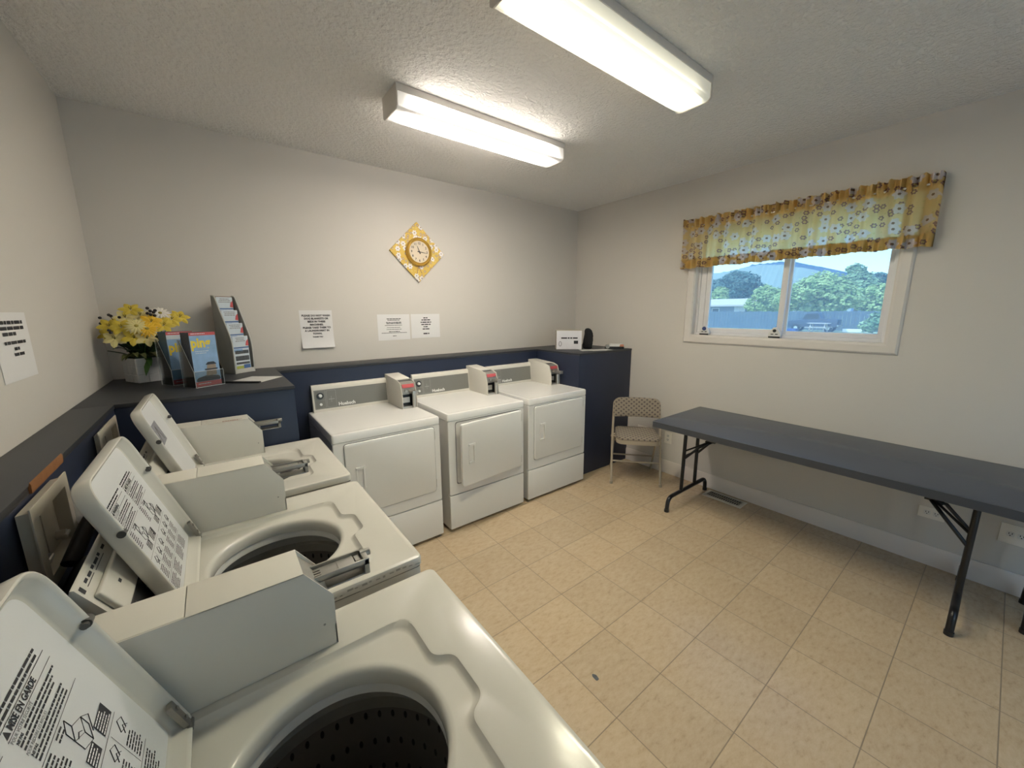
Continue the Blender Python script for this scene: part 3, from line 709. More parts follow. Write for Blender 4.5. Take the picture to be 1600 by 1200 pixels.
# ------------------------------------------------------------------ dryers (local: x along the wall, -y front)
def dryer(x, label, door_deg):
    w_, d_ = .690, .688
    t = thing('clothes_dryer', label, 'dryer', (x+w_/2, -.917+d_/2, 0), 0, 'coin-operated dryers along the back wall')
    hx, hy = w_/2, d_/2; F = -hy            # front plane
    b = MB()
    b.box((-hx, F+.02, .022), (-hx+.004, hy, .852)); b.box((hx-.004, F+.02, .022), (hx, hy, .852)); b.box((-hx, hy-.004, .022), (hx, hy, .852)); b.box((-hx, F+.03, .022), (hx, hy, .027))
    for sx in (-.28, .28):
        for sy in (-.28, .28): b.cyl((sx, sy, 0), (sx, sy, .026), .02, 12)
    # front frame with the round load opening
    def RRf(i, y, r=.012): return [(xx, y, zz) for xx, zz in rpoly([(-hx+i, .291+i), (hx-i, .291+i), (hx-i, .852-i), (-hx+i, .852-i)], r, 5)]
    R = b.loft([RRf(0, F+.022), RRf(0, F+.004), RRf(.004, F)])
    def circ(r, y, n=48): return [(.0+1.05*r*math.cos(2*PI*k/n), y, .600+r*math.sin(2*PI*k/n)) for k in range(n)]
    Cc = b.loft([circ(.205, F), circ(.198, F+.006), circ(.196, F+.05)])
    b.planar([R[-1], Cc[0]], 1); b.build('cabinet', 'enamel_dryer', t, 30)
    g = MB(); g.loft([circ(.196, F+.05), circ(.21, F+.06), circ(.21, F+.5)], False, True); g.build('drum', 'dark_hole', t)
    b = MB(); b.box((-hx, F-.002, .024), (hx, F+.03, .286), .006); b.build('lower_panel', 'enamel_dryer', t)
    b = MB()
    def RT(i, z, r=.014): return [(xx, yy, z) for xx, yy in rpoly([(-hx-.001+i, F-.003+i), (hx+.001-i, F-.003+i), (hx+.001-i, hy-i), (-hx-.001+i, hy-i)], r, 5)]
    b.loft([RT(.004, .853), RT(0, .856), RT(0, .897), RT(.004, .9045), RT(.012, .9075), RT(.018, .9065), RT(.05, .9060)], True, True); b.build('top_panel', 'enamel_dryer', t)
    # door hinged on its right edge
    dw = .585; hxx = hx-.044; z0, z1 = .372, .838
    th = math.radians(door_deg)
    m = MB()
    def RD(i, y, r=.020): return [(xx, y, zz) for xx, zz in rpoly([(-dw+i, z0+i), (-i, z0+i), (-i, z1-i), (-dw+i, z1-i)], max(r-i*.5, .004), 5)]
    m.loft([RD(.002, -.0015), RD(0, -.004), RD(0, -.022), RD(.002, -.0255), RD(.006, -.027)], True, True)
    door = m.build('door', 'enamel_dryer', t)
    door.location = (hxx, F+.0165 if door_deg == 0 else F, 0); door.rotation_euler = (0, 0, th)
    hd = MB(); hx0, hx1, hz0, hz1 = -dw+.055, -dw+.112, .535, .685
    yy = -.027
    hd.box((hx0, yy-.010, hz1-.016), (hx1, yy, hz1), .002); hd.box((hx0, yy-.010, hz0), (hx1, yy, hz0+.016), .002); hd.box((hx0, yy-.004, hz0), (hx0+.010, yy, hz1), .001); hd.box((hx1-.016, yy-.012, hz0), (hx1-.006, yy, hz1), .003)
    hd.build('handle', 'plastic_white', door)
    hn = MB()
    for z in (.43, .78): hn.box((-.003, -.024, z-.03), (.004, -.004, z+.03), .0015)
    hn.build('hinge', 'dull_steel', door)
    gm = MB()                                # dark seal line round the door
    def RG(i, y): return [(xx, y, zz) for xx, zz in rpoly([(hxx-dw-.004+i, z0-.004+i), (hxx+.004-i, z0-.004+i), (hxx+.004-i, z1+.004-i), (hxx-dw-.004+i, z1+.004-i)], .022, 5)]
    gm.loft([RG(0, F-.0006), RG(.0065, F-.0006)]); gm.build('door_seal', 'grey_ink', t, recalc=False)
    # console
    yb, yf0, yf1 = hy-.001, .292, .312
    c = MB(); c.prism(rpoly([(yf0, .906), (yf0, .915), (yf1-.004, 1.083), (yf1+.002, 1.0985), (yb, 1.100), (yb, .906)], [0, .002, .006, .006, .004, 0], 3), 'x', -.315, .226, .002); con = c.build('console', 'beige', t)
    n = Vector((0, -(1.083-.915), (yf1-.004-yf0))).normalized(); up = Vector((0, yf1-.004-yf0, 1.083-.915)).normalized(); o_ = Vector((0, yf0, .915))+n*.0012
    p = MB(); p.flat(o_, X3, up, -.303, .012, .219, .150); pn = p.build('control_panel', 'panel_grey', con, recalc=False)
    q = MB(); o2 = o_+n*.0006
    for a in ((-.298, .016, -.230, .0175), (-.298, .144, -.230, .1455), (-.298, .016, -.2965, .1455), (-.231, .016, -.2295, .1455), (-.298, .075, -.230, .0765), (-.222, .020, -.158, .0215), (-.222, .140, -.158, .1415), (-.222, .020, -.2205, .1415), (-.159, .020, -.1575, .1415), (-.21, .075, -.17, .079), (-.192, .055, -.190, .10)): q.flat(o2, X3, up, *a)
    q.build('panel_lines', 'panel_line', pn, recalc=False)
    q = MB(); q.text('Huebsch', .034, o2+X3*-.146+up*.022, X3, up, bold=.0012); q.build('maker_lettering', 'white_print', pn, recalc=False)
    kn = MB(); kc = o2+X3*-.264+up*.108; kn.cyl(kc, kc+n*.006, .024, 24); kn.mi = 1; kn.cyl(kc+n*.006, kc+n*.022, .013, 20, .010); kn.build('selector_knob', ['panel_dark', 'white_print'], con)
    kn = MB(); kc = o2+X3*-.264+up*.046; kn.cyl(kc, kc+n*.010, .009, 16); kn.build('start_button', 'white_print', con)
    # coin meter at the right end of the console
    x0, x1 = .226, .341
    c = MB(); pr = [(.345, .9062), (.345, 1.128), (.083, 1.110), (.026, 1.092), (-.002, 1.002), (-.006, .9062)]
    c.prism(pr, 'x', x0, x0+.004, .001); c.prism(pr, 'x', x1-.004, x1, .001)
    c.prism([(.3445, .9064), (.3445, 1.1285), (.12, 1.1130), (.12, .9064)], 'x', x0+.0008, x1-.0008, .001); cm = c.build('coin_meter', 'beige', t)
    c = MB(); c.prism([(.13, 1.106), (.075, 1.100), (.052, 1.02), (.052, .9062), (.13, .9062)], 'x', x0+.004, x1-.004); c.build('meter_recess', 'panel_dark', cm)
    c = MB(); c.prism([(.075, 1.100), (.030, 1.086), (.008, 1.012), (.055, 1.012)], 'x', x0+.006, x1-.006, .001); c.build('slide_block', 'dull_steel', cm)
    c = MB(); c.prism([(.0275, 1.0855), (.0215, 1.0855), (.0135, 1.060), (.0195, 1.060)], 'x', x0+.012, x1-.014); c.build('price_plate', 'red_print', cm)
    c = MB(); c.box((x0+.058, -.060, 1.020), (x1-.016, .030, 1.026), .001); c.box((x0+.058, -.060, 1.020), (x0+.063, .030, 1.042), .001); c.box((x1-.021, -.060, 1.020), (x1-.016, .030, 1.042), .001); c.box((x0+.058, -.064, 1.016), (x1-.016, -.056, 1.044), .002); c.cyl((x0+.03, .008, 1.040), (x0+.03, -.010, 1.040), .010, 14); c.build('coin_slide', 'steel', cm)
    c = MB(); c.box((x0+.004, -.002, .9062), (x1-.038, .052, .922), .001); c.cyl((x1-.020, .006, .9062), (x1-.020, .006, 1.012), .015, 16); c.box((x0+.010, .030, .945), (x1-.045, .036, .985)); c.cyl((x0+.022, .03, .965), (x0+.022, .022, .965), .006, 10); c.build('coin_vault', 'steel', cm)
    return t
dryer(-3.000, 'white coin-operated dryer at the left end of the three, partly behind the washers', 0)
dryer(-2.246, 'white coin-operated dryer in the middle of the three with its door ajar', 5.2)
dryer(-1.503, 'white coin-operated dryer at the right end of the three, beside the navy cabinet', 0)

# ------------------------------------------------------------------ folding tables
def folding_table(label, x0, x1, ya, yb, legs, mid):
    """top spans x0..x1 across and ya..yb along the wall (ya nearer the corner)"""
    cx, cy = (x0+x1)/2, (ya+yb)/2
    t = thing('folding_table', label, 'table', (cx, cy, 0))
    hx = (x1-x0)/2; hy = (ya-yb)/2; zt = .755
    m = MB(); m.prism(rpoly(rect(-hx+.003, -hy+.003, hx-.003, hy-.003), .012, 4), 'z', zt-.046, zt-.0015, .002); top = m.build('tabletop', 'table_top', t)
    e = MB(); e.loft([[(x, y, z) for x, y in rpoly(rect(-hx+i, -hy+i, hx-i, hy-i), .014, 4)] for i, z in ((.004, zt-.048), (0, zt-.046), (0, zt-.003), (.004, zt-.0012))]); e.build('edge_band', 'table_edge', top)
    fx0, fx1 = (x0+.085-cx, x1-.042-cx) if mid is None else mid
    for yl, sgn in legs:
        y = yl-cy
        L = MB(); r = .0140
        L.tube(fillet([(fx0, y, 0), (fx0+.012, y, .118), (fx1-.012, y, .118), (fx1, y, 0)], .06, 8), r+.002, 14)
        lg = L.build('leg', 'black_metal', t)
        for k in (0, 1):
            u = MB(); xx = fx0+(.205 if k == 0 else .425)*(fx1-fx0)/.63
            u.tube([(xx, y, .118), (xx+(.008 if k == 0 else -.008), y, zt-.050)], r, 14); u.build('upright', 'black_metal', lg)
        for xx in (fx0, fx1):
            u = MB(); u.cyl((xx, y, 0), (xx, y, .022), r+.0045, 14); u.build('foot_cap', 'black', lg)
        br = MB(); xa = fx0+.205*(fx1-fx0)/.63; xb = fx0+.425*(fx1-fx0)/.63; xm = (xa+xb)/2
        br.tube([(xa, y, .40), (xa+.02, y+sgn*.11, .53), (xm, y+sgn*.17, .57)], .0095, 10); br.tube([(xb, y, .40), (xb-.02, y+sgn*.11, .53), (xm, y+sgn*.17, .57)], .0095, 10)
        br.tube([(xa, y, .47), (xm, y+sgn*.16, .575)], .007, 10)
        br.tube([(xm, y+sgn*.12, .555), (xm, y+sgn*.31, zt-.058)], .0145, 10); br.box((xm-.016, y+sgn*.17-.022, .565), (xm+.016, y+sgn*.17+.022, .600), .003)
        br.box((xm-.05, y+sgn*.31-.02, zt-.060), (xm+.05, y+sgn*.31+.02, zt-.0485), .002)
        br.cyl((xa, y, .425), (xb, y, .425), .008, 10); br.build('brace', 'black_metal', lg)
    return t
folding_table('long slate-blue folding table with black metal legs along the wall under the window', -.797, -.035, -1.598, -3.43, ((-1.728, -1), (-3.268, 1)), None)
folding_table('further narrow dark table, only its black leg showing at the right edge of the photo', -.490, -.035, -3.452, -4.55, ((-3.502, -1), (-4.45, 1)), (-.1375, .19))

# ------------------------------------------------------------------ folding chair in the corner
def chair():
    wd = Vector((.66, -.75, 0)).normalized()     # left to right across the seat, seen from the front
    t = thing('folding_chair', 'tan metal folding chair with patterned padded seat and back in the corner', 'chair', (-.333, -1.138, 0), math.atan2(wd.y, wd.x))
    # local: x across, -y front
    hw = .222
    for s in (-1, 1):
        l = MB(); l.tube(fillet([(s*hw, -.215, 0), (s*hw*.985, -.075, .46), (s*hw*.93, .012, .765), (s*hw*.55, .020, .775)], .05, 6), .0115, 12); f = l.build('front_leg', 'tan_metal', t)
        c = MB(); c.cyl((s*hw, -.216, 0), (s*hw, -.213, .028), .0145, 12); c.build('foot_cap', 'tan_metal', f)
        l = MB(); l.tube([(s*(hw-.022), .205, 0), (s*(hw-.022), .02, .36), (s*(hw-.022), -.085, .455)], .0105, 12); f = l.build('rear_leg', 'tan_metal', t)
        c = MB(); c.cyl((s*(hw-.022), .205, 0), (s*(hw-.022), .203, .026), .0135, 12); c.build('foot_cap', 'tan_metal', f)
        p = MB(); p.cyl((s*(hw-.045), -.085, .43), (s*(hw+.012), -.085, .43), .009, 12); p.build('pivot_bolt', 'tan_metal', t)
    st = MB(); st.cyl((-hw, -.152, .205), (hw, -.152, .205), .008, 10); st.build('front_stretcher', 'tan_metal', t)
    st = MB(); st.cyl((-hw+.022, .115, .175), (hw-.022, .115, .175), .008, 10); st.build('rear_stretcher', 'tan_metal', t)
    st = MB(); st.cyl((-hw+.03, -.03, .375), (hw-.03, -.03, .375), .008, 10); st.build('seat_stretcher', 'tan_metal', t)
    ol = rpoly([(-.196, -.285), (.196, -.285), (.188, .100), (-.188, .100)], [.085, .085, .05, .05], 8)
    fr = MB(); fr.loft([[(x, y, z) for x, y in ol] for z in (.418, .452)], True, True); fr.build('seat_frame', 'tan_metal', t)
    pd = MB(); cxy = Vector((0, -.09))
    def sc_(k, z): return [(x*k, -.09+(y+.09)*k, z) for x, y in ol]
    pd.loft([sc_(.985, .452), sc_(1.0, .460), sc_(.99, .472), sc_(.93, .482), sc_(.7, .487), sc_(.3, .488)], True, True); pd.build('seat', 'fabric', t, 60)
    # curved back rest
    b = MB(); n = 20; rings = []
    for j, (zz, dz) in enumerate(((.612, 0), (.622, 0), (.66, 0), (.70, 0), (.735, 0), (.762, 0), (.782, 0), (.792, 0))):
        hwid = hw-.006
        if zz > .735: hwid -= .055*(1-math.sqrt(max(0, 1-((zz-.735)/.058)**2)))
        if zz < .62: hwid -= .006
        front = []; back = []
        for i in range(n+1):
            u = -1+2*i/n; x = hwid*u; yb = -.022+.035*(1-u*u)+.24*(zz-.70)
            e = .012*math.sqrt(max(0, 1-u**8)) * (1 if .615 < zz < .79 else .35)
            front.append((x, yb-e, zz)); back.append((x, yb+e, zz))
        rings.append(front+back[::-1])
    b.loft(rings, True, True); b.build('backrest', 'fabric', t, 60)
chair()

# ------------------------------------------------------------------ ceiling lights
def ceiling_light(label, x0, x1, y0, y1, col, nm, strength):
    cx, cy = (x0+x1)/2, (y0+y1)/2; hl = (x1-x0)/2; hw = (y1-y0)/2
    t = thing('ceiling_light', label, 'ceiling light', (cx, cy, H), 0, 'ceiling lights')
    b = MB(); b.box((-hl+.002, -hw, -.034), (hl-.002, hw, 0), .003); b.build('housing', 'trim', t)
    b = MB(); pf = rpoly([(-hw+.004, -.030), (-hw+.003, -.098), (-hw+.018, -.110), (hw-.018, -.110), (hw-.003, -.098), (hw-.004, -.030)], [0, .006, .01, .01, .006, 0], 3)
    b.prism(pf, 'x', -hl+.006, hl-.006); b.build('diffuser', lens_mat(nm, col, hl, strength), t)
    for s in (-1, 1):
        e = MB(); e.prism([(-hw-.001, 0), (-hw-.001, -.100), (-hw+.016, -.1125), (hw-.016, -.1125), (hw+.001, -.100), (hw+.001, 0)], 'x', s*hl-.003, s*hl+.003, .001)
        e.build('end_cap', 'trim', t)
    return t
ceiling_light('white fluorescent ceiling light nearer the back wall', -2.608, -1.432, -1.200, -1.006, (1.0, .905, .80), 'diffuser_warm', LAMP)
ceiling_light('yellowish fluorescent ceiling light nearer the camera, cut by the top of the photo', -2.590, -1.405, -2.178, -1.994, (1.0, .935, .69), 'diffuser_yellow', LAMP*1.12)

# ------------------------------------------------------------------ clock
def clock():
    t = thing('wall_clock', 'round gold-rimmed clock on a yellow floral diamond plaque on the back wall', 'clock', (-1.997, -.001, 2.115))
    h = .249
    p = MB(); p.prism([(0, h), (h, 0), (0, -h), (-h, 0)], 'y', -.018, 0, .002); p.build('plaque', 'clock_print', t)
    r = MB()
    def c(rad, y, n=48): return [(.004+rad*math.cos(2*PI*k/n), y, .003+rad*math.sin(2*PI*k/n)) for k in range(n)]
    r.loft([c(.116, -.018), c(.118, -.034), c(.113, -.046), c(.106, -.050), c(.102, -.046), c(.098, -.048), c(.092, -.044), c(.090, -.036)], False, True); r.build('rim', 'gold', t, 50)
    f = MB(); f.face(c(.0895, -.0366)); d = f.build('dial', 'dial', t, recalc=False)
    g = MB()
    for k in range(1, 13):
        a = PI/2-k*PI/6; s = .026
        g.text(str(k), s, (.004+.070*math.cos(a), -.0372, .003+.070*math.sin(a)-s*.34), X3, Z3, 'CENTER', bold=.0005)
    g.build('numerals', 'ink', d, recalc=False)
    def hand(nm, ang, ln, wd):
        a = PI/2-math.radians(ang); dx = Vector((math.cos(a), 0, math.sin(a))); sx = Vector((-dx.z, 0, dx.x)); o = Vector((.004, -.039, .003))
        m = MB(); m.loft([[o-dx*.018+sx*wd+Y3*k, o+dx*ln+sx*wd*.3+Y3*k, o+dx*ln-sx*wd*.3+Y3*k, o-dx*.018-sx*wd+Y3*k] for k in (0, -.0015)], True, True); m.build(nm, 'ink', t)
    hand('hour_hand', 338, .050, .0045); hand('minute_hand', 97, .074, .0035)
    b = MB()                                   # thin ribbon ends hanging below the rim
    b.tube(fillet([(-.004, -.0195, -.110), (-.010, -.0205, -.15), (-.018, -.0195, -.178)], .02), .0022, 8); b.tube(fillet([(.006, -.0195, -.110), (.014, -.0205, -.15), (.028, -.0195, -.172)], .02), .0022, 8); b.build('ribbon', 'rust', t)
clock()

# ------------------------------------------------------------------ notices on the walls
def notice(label, o, xd, wd, ht, lines, mode, rng, tilt=0, sag=0, group=None):
    """a sheet of paper taped flat to a wall; o = top-left corner, xd = reading direction"""
    xd = Vector(xd); nrm = xd.cross(Z3)          # out of the wall, towards the reader
    t = thing('notice_sheet', label, 'notice', Vector(o)+xd*wd/2-Z3*ht/2, 0, group)
    O = -xd*wd/2+Z3*ht/2+nrm*.0015; yd = Vector((0, 0, 1))
    m = MB(); g = []
    for j in range(9):
        v = j/8; k = sag*max(0, (v-.72)/.28)**1.5
        g.append([O+xd*(wd*i/6 + tilt*v)-yd*ht*v+nrm*(k+.0004) for i in range(7)])
    for j in range(8):
        for i in range(6): m.face([g[j][i], g[j+1][i], g[j+1][i+1], g[j][i+1]])
    bmesh.ops.remove_doubles(m.bm, verts=m.bm.verts[:], dist=.0001)
    r = bmesh.ops.solidify(m.bm, geom=m.bm.faces[:], thickness=.0006)
    m.build('sheet', 'paper', t)
    q = MB(); O2 = O+nrm*.0014
    if mode == 'text':
        y = .045
        for body, s in lines:
            q.text(body, s, O2+xd*(wd/2+tilt*(y/ht))-yd*y, xd, yd, 'CENTER', bold=.0009); y += s*1.22
    else:
        for (y, a, bq, h, n, lead) in lines: q.words(O2+xd*a-yd*y, xd, yd, bq-a, n, lead, h, rng, center=True, full=.9)
    q.build('print', 'ink', t, recalc=False); return t
rn = random.Random(5)
notice('white paper notice about dog blankets, left of the others on the back wall', (-2.955, 0, 1.628), (1, 0, 0), .226, .281,
       [('PLEASE DO NOT WASH', .0185), ('DOG BLANKETS OR', .0185), ('BEDS IN THESE', .0185), ('MACHINES.', .0185), ('PLEASE TAKE THEM TO', .0185), ('A LAUNDROMAT IN', .0185), ('TOWN.', .0185), ('THANK YOU', .012)], 'text', rn, 0, .018)
notice('white paper sheet of fine print under the clock, left of a pair', (-2.381, 0, 1.593), (1, 0, 0), .281, .217,
       [(.034, .07, .21, .006, 1, .01), (.046, .06, .22, .005, 1, .01), (.064, .05, .23, .006, 2, .010), (.090, .06, .21, .004, 2, .018), (.124, .06, .22, .004, 1, .01), (.142, .08, .20, .006, 1, .01), (.154, .02, .26, .004, 1, .01), (.18, .12, .16, .005, 1, .01)], 'bars', rn)
notice('white paper sheet with short centred lines under the clock, right of a pair', (-2.086, 0, 1.594), (1, 0, 0), .277, .211,
       [(.030, .11, .17, .009, 1, .01), (.048, .08, .20, .009, 1, .01), (.068, .07, .21, .009, 1, .01), (.088, .08, .20, .009, 1, .01), (.108, .11, .16, .009, 1, .01), (.128, .09, .19, .009, 1, .01), (.168, .10, .18, .011, 1, .01)], 'bars', rn)
notice('white paper notice on the left wall, cut off by the left edge of the photo', (-W, -1.432, 1.618), (0, 1, 0), .279, .214,
       [(.026, .03, .25, .011, 1, .01), (.044, .03, .26, .011, 1, .01), (.062, .05, .18, .011, 1, .01), (.090, .04, .25, .010, 1, .01), (.110, .12, .18, .010, 1, .01), (.128, .10, .22, .010, 1, .01)], 'bars', rn)

# ------------------------------------------------------------------ sockets and floor register
def socket(label, y, z, wd, ht, kind='duplex'):
    t = thing('wall_outlet', label, 'outlet', (0, y, z))
    p = MB(); p.box((-.007, -wd/2, -ht/2), (-.0005, wd/2, ht/2), .0025); p.build('cover_plate', 'outlet', t)
    v = ht > wd
    for s in (-1, 1):
        cy, cz = (0, s*.020) if v else (s*.020, 0)
        f = MB(); f.prism(rpoly(rect(cy-.015, cz-.014, cy+.015, cz+.014), .008, 4), 'x', -.0085, -.006); rc = f.build('receptacle', 'plastic_white', t)
        q = MB(); q.box((-.0092, cy-.008, cz+.000), (-.0082, cy-.005, cz+.009)); q.box((-.0092, cy+.004, cz+.000), (-.0082, cy+.007, cz+.009)); q.cyl((-.0092, cy, cz-.007), (-.0082, cy, cz-.007), .0028, 8); q.build('slots', 'ink', rc)
    return t
socket('white wall socket right beside the folding chair', -1.297, .367, .074, .116)
so = socket('white wall socket seen behind the folding chair', -1.005, .385, .116, .074)
socket('white wall socket under the table, at the right edge of the photo', -3.424, .352, .118, .118)
socket('wall socket behind the folding brace of the table', -3.098, .345, .116, .074)
t = thing('floor_register', 'beige metal floor vent at the baseboard under the table', 'floor vent', (-.118, -1.918, 0))
m = MB(); m.loft([[(x, y, z) for x, y in rpoly(rect(-.075+i, -.160+i, .075-i, .160-i), .006, 3)] for i, z in ((0, 0), (.001, .004), (.012, .008), (.026, .008), (.028, .003))]); m.build('frame', 'plastic_beige', t)
m = MB(); m.box((-.05, -.135, .0008), (.05, .135, .002)); m.build('duct', 'ink', t)
m = MB()
for k in range(15): m.box((-.047, -.128+.0176*k, .002), (.047, -.122+.0176*k, .0065))
m.box((-.003, -.135, .002), (.003, .135, .007)); m.build('louvre', 'tan_metal', t)
m = MB(); m.mi = 0; m.prism(rpoly([(-.010, -.016), (.006, -.018), (.012, .004), (.002, .020), (-.008, .012)], .006, 3), 'z', .0002, .0008); sp = m.build('floor_stain', 'photo_dark'); sp.location = (-2.296, -2.326, 0); tag(sp, 'small dark mark on the tile beside the nearest washer', 'stain')

# ------------------------------------------------------------------ things on the left counter
def rot_to(n):
    n = Vector(n).normalized(); return n.to_track_quat('Z', 'Y').to_matrix().to_4x4()
def petals(m, c, nrm, n, ln, wd, cup, rng, twist=0, rows=5, r0=.004):
    R = Matrix.Translation(c) @ rot_to(nrm)
    for k in range(n):
        a = 2*PI*k/n + twist + rng.uniform(-.06, .06); l = ln*rng.uniform(.9, 1.05)
        A = Matrix.Rotation(a, 4, 'Z'); L = []
        for j in range(rows+1):
            u = j/rows; x = r0+l*u; hw = wd*math.sin(PI*min(1, .12+u*.88))**.7*(1 if j < rows else .35)
            z = cup*l*(u-u*u*.95) if cup > 0 else cup*l*u*u
            L.append([R @ A @ Vector((x, s*hw, z - (abs(s)*hw*.25) + .0)) for s in (-1, 0, 1)])
        for p, q in zip(L, L[1:]):
            for i in (0, 1): m.face([p[i], p[i+1], q[i+1], q[i]])
def flowers():
    rng = random.Random(21)
    t = thing('flower_arrangement', 'arrangement of yellow and white artificial flowers in a white square pot', 'flowers', (-3.805, -.185, LZ), math.radians(28))
    mi = t.matrix_basis.copy()
    inv = (Matrix.Translation(t.location) @ Matrix.Rotation(math.radians(28), 4, 'Z')).inverted()
    def lw(x, y, z): return inv @ Vector((x, y, z))
    h = .075
    p = MB(); p.box((-h+.003, -h+.003, .001), (h-.003, h-.003, .138), .003)
    for a, (ax, sgn) in enumerate((('x', -1), ('x', 1), ('y', -1), ('y', 1))):
        for i in range(3):
            for j in range(3):
                lo, hi = -h+.002+i*.0495, -h+.002+i*.0495+.047; z0 = .002+j*.0465; z1 = z0+.0445
                if ax == 'x': p.box((sgn*(h-.004), lo, z0), (sgn*h, hi, z1), .0015, 1)
                else: p.box((lo, sgn*(h-.004), z0), (hi, sgn*h, z1), .0015, 1)
    p.build('pot', 'pot', t)
    s = MB(); s.box((-h+.008, -h+.008, .136), (h-.008, h-.008, .146)); s.build('foam', 'leaf_pot', t)
    camd = Vector((.1, -1, .05))
    FL = [('lily', 'yel', -3.905, -.30, 1.545), ('lily', 'yel', -3.858, -.33, 1.540), ('lily', 'yel', -3.822, -.22, 1.632), ('lily', 'yel2', -3.737, -.32, 1.565), ('lily', 'yel', -3.655, -.25, 1.578),
          ('lily', 'cream', -3.888, -.34, 1.482), ('lily', 'yel', -3.812, -.36, 1.485), ('lily', 'cream', -3.762, -.36, 1.480), ('daisy', 'cream', -3.795, -.36, 1.545), ('daisy', 'whitep', -3.700, -.25, 1.612),
          ('lily', 'cream', -3.845, -.25, 1.590), ('daisy', 'yel2', -3.755, -.36, 1.53), ('lily', 'yel', -3.690, -.30, 1.545), ('lily', 'yel', -3.620, -.20, 1.590), ('lily', 'cream', -3.79, -.20, 1.60), ('lily', 'yel', -3.735, -.17, 1.58), ('lily', 'yel', -3.93, -.20, 1.50)]
    root = Vector((-3.805, -.185, LZ+.14))
    for kind, mt, x, y, z in FL:
        c = Vector((x, y, z)); d = (c-root).normalized()
        nrm = (d*.55 + camd*.75 + Vector((0, 0, .25))).normalized()
        m = MB(); cl = lw(*c); nl = (inv.to_3x3() @ nrm)
        if kind == 'lily':
            petals(m, cl, nl, 6, .052, .0155, .55, rng, rng.uniform(0, 1)); m.mi = 1
            for k in range(5):
                a = 2*PI*k/5; R = Matrix.Translation(cl) @ rot_to(nl); m.tube([R @ Vector((0, 0, 0)), R @ Vector((.007*math.cos(a), .007*math.sin(a), .024))], .0012, 5)
        else:
            petals(m, cl, nl, 17, .050, .0062, -.14, rng); petals(m, cl + nl*.004, nl, 13, .038, .006, .18, rng, .2); m.mi = 1
            R = Matrix.Translation(cl+nl*.004) @ rot_to(nl); g = bmesh.ops.create_uvsphere(m.bm, u_segments=12, v_segments=8, radius=1, matrix=R @ Matrix.Diagonal((.009, .009, .005, 1)))
            for v in g['verts']:
                for f in v.link_faces: f.material_index = 1
        m.build('daisy' if kind == 'daisy' else 'lily', [mt, 'flower_eye'], t, 60, recalc=False)
    st = MB()
    for kind, mt, x, y, z in FL:
        c = Vector((x, y, z)); mid = (root+c)/2 + Vector((0, 0, .03)); pts = [root*(1-u)**2 + mid*2*u*(1-u) + c*u*u for u in [k/6 for k in range(7)]]
        st.tube([lw(*(p_-Vector((0, 0, .004)))) for p_ in pts], .002, 6)
    st.build('stems', 'leaf_pot2', t)
    def leaf(m, base, tip, wd, bend):
        base, tip = Vector(base), Vector(tip); d = tip-base; sd = d.cross(Z3).normalized(); L = []
        for j in range(7):
            u = j/6; p_ = base+d*u+Z3*bend*math.sin(PI*u); hw = wd*math.sin(PI*(.08+.9*u))**.8
            L.append([lw(*(p_+sd*hw)), lw(*(p_-Z3*wd*.25)), lw(*(p_-sd*hw))])
        for p_, q in zip(L, L[1:]):
            for i in (0, 1): m.face([p_[i], p_[i+1], q[i+1], q[i]])
    lf = MB()
    for k in range(64):
        a = rng.uniform(0, 2*PI); b = root+Vector((rng.uniform(-.05, .05), rng.uniform(-.05, .05), rng.uniform(-.01, .03)))
        r = rng.uniform(.07, .145); tip = b+Vector((r*math.cos(a), r*math.sin(a), rng.uniform(.02, .14)))
        tip.x = max(tip.x, -3.955); tip.y = min(tip.y, -.03); leaf(lf, b, tip, rng.uniform(.012, .022), rng.uniform(0, .03))
    lf.build('foliage', 'leaf_pot', t, 80, recalc=False)
    lf = MB()
    for q in range(7):
        a = -PI/2+rng.uniform(-1.2, 1.2); b = root+Vector((rng.uniform(-.05, .05), -.04, .0)); tip = b+Vector((.09*math.cos(a), .09*math.sin(a), rng.uniform(-.02, .02))); leaf(lf, b, tip, .016, .03)
    lf.build('fern_leaves', 'leaf_olive', t, 80, recalc=False)
    for a in (((-3.775, -.262, LZ+.145), (-3.800, -.292, LZ+.045), .020, .012), ((-3.79, -.25, LZ+.14), (-3.77, -.31, LZ+.10), .016, .02), ((-3.72, -.22, LZ+.14), (-3.66, -.30, LZ+.135), .016, .02), ((-3.70, -.20, LZ+.15), (-3.61, -.26, LZ+.15), .012, .03)):
        lf = MB(); leaf(lf, *a); lf.build('hanging_leaf', 'leaf_pot2', t, 80, recalc=False)
    for cl_ in ([(-3.735, -.30, 1.625), (-3.722, -.30, 1.618), (-3.748, -.30, 1.612), (-3.735, -.31, 1.606), (-3.715, -.30, 1.628), (-3.745, -.30, 1.640), (-3.72, -.30, 1.600)],
                [(-3.90, -.30, 1.605), (-3.893, -.30, 1.600), (-3.935, -.30, 1.590)], [(-3.905, -.34, 1.525), (-3.90, -.34, 1.513)], [(-3.94, -.28, 1.560), (-3.862, -.30, 1.592)]):
        b = MB()
        for c in cl_: b.sphere(lw(*c), .0085 if len(cl_) > 3 else .0075, seg=10, rings=6)
        b.tube([lw(*cl_[0]), lw(*(Vector(cl_[0])*.6+root*.4))], .0015, 5); b.build('berries', 'berry', t)
flowers()

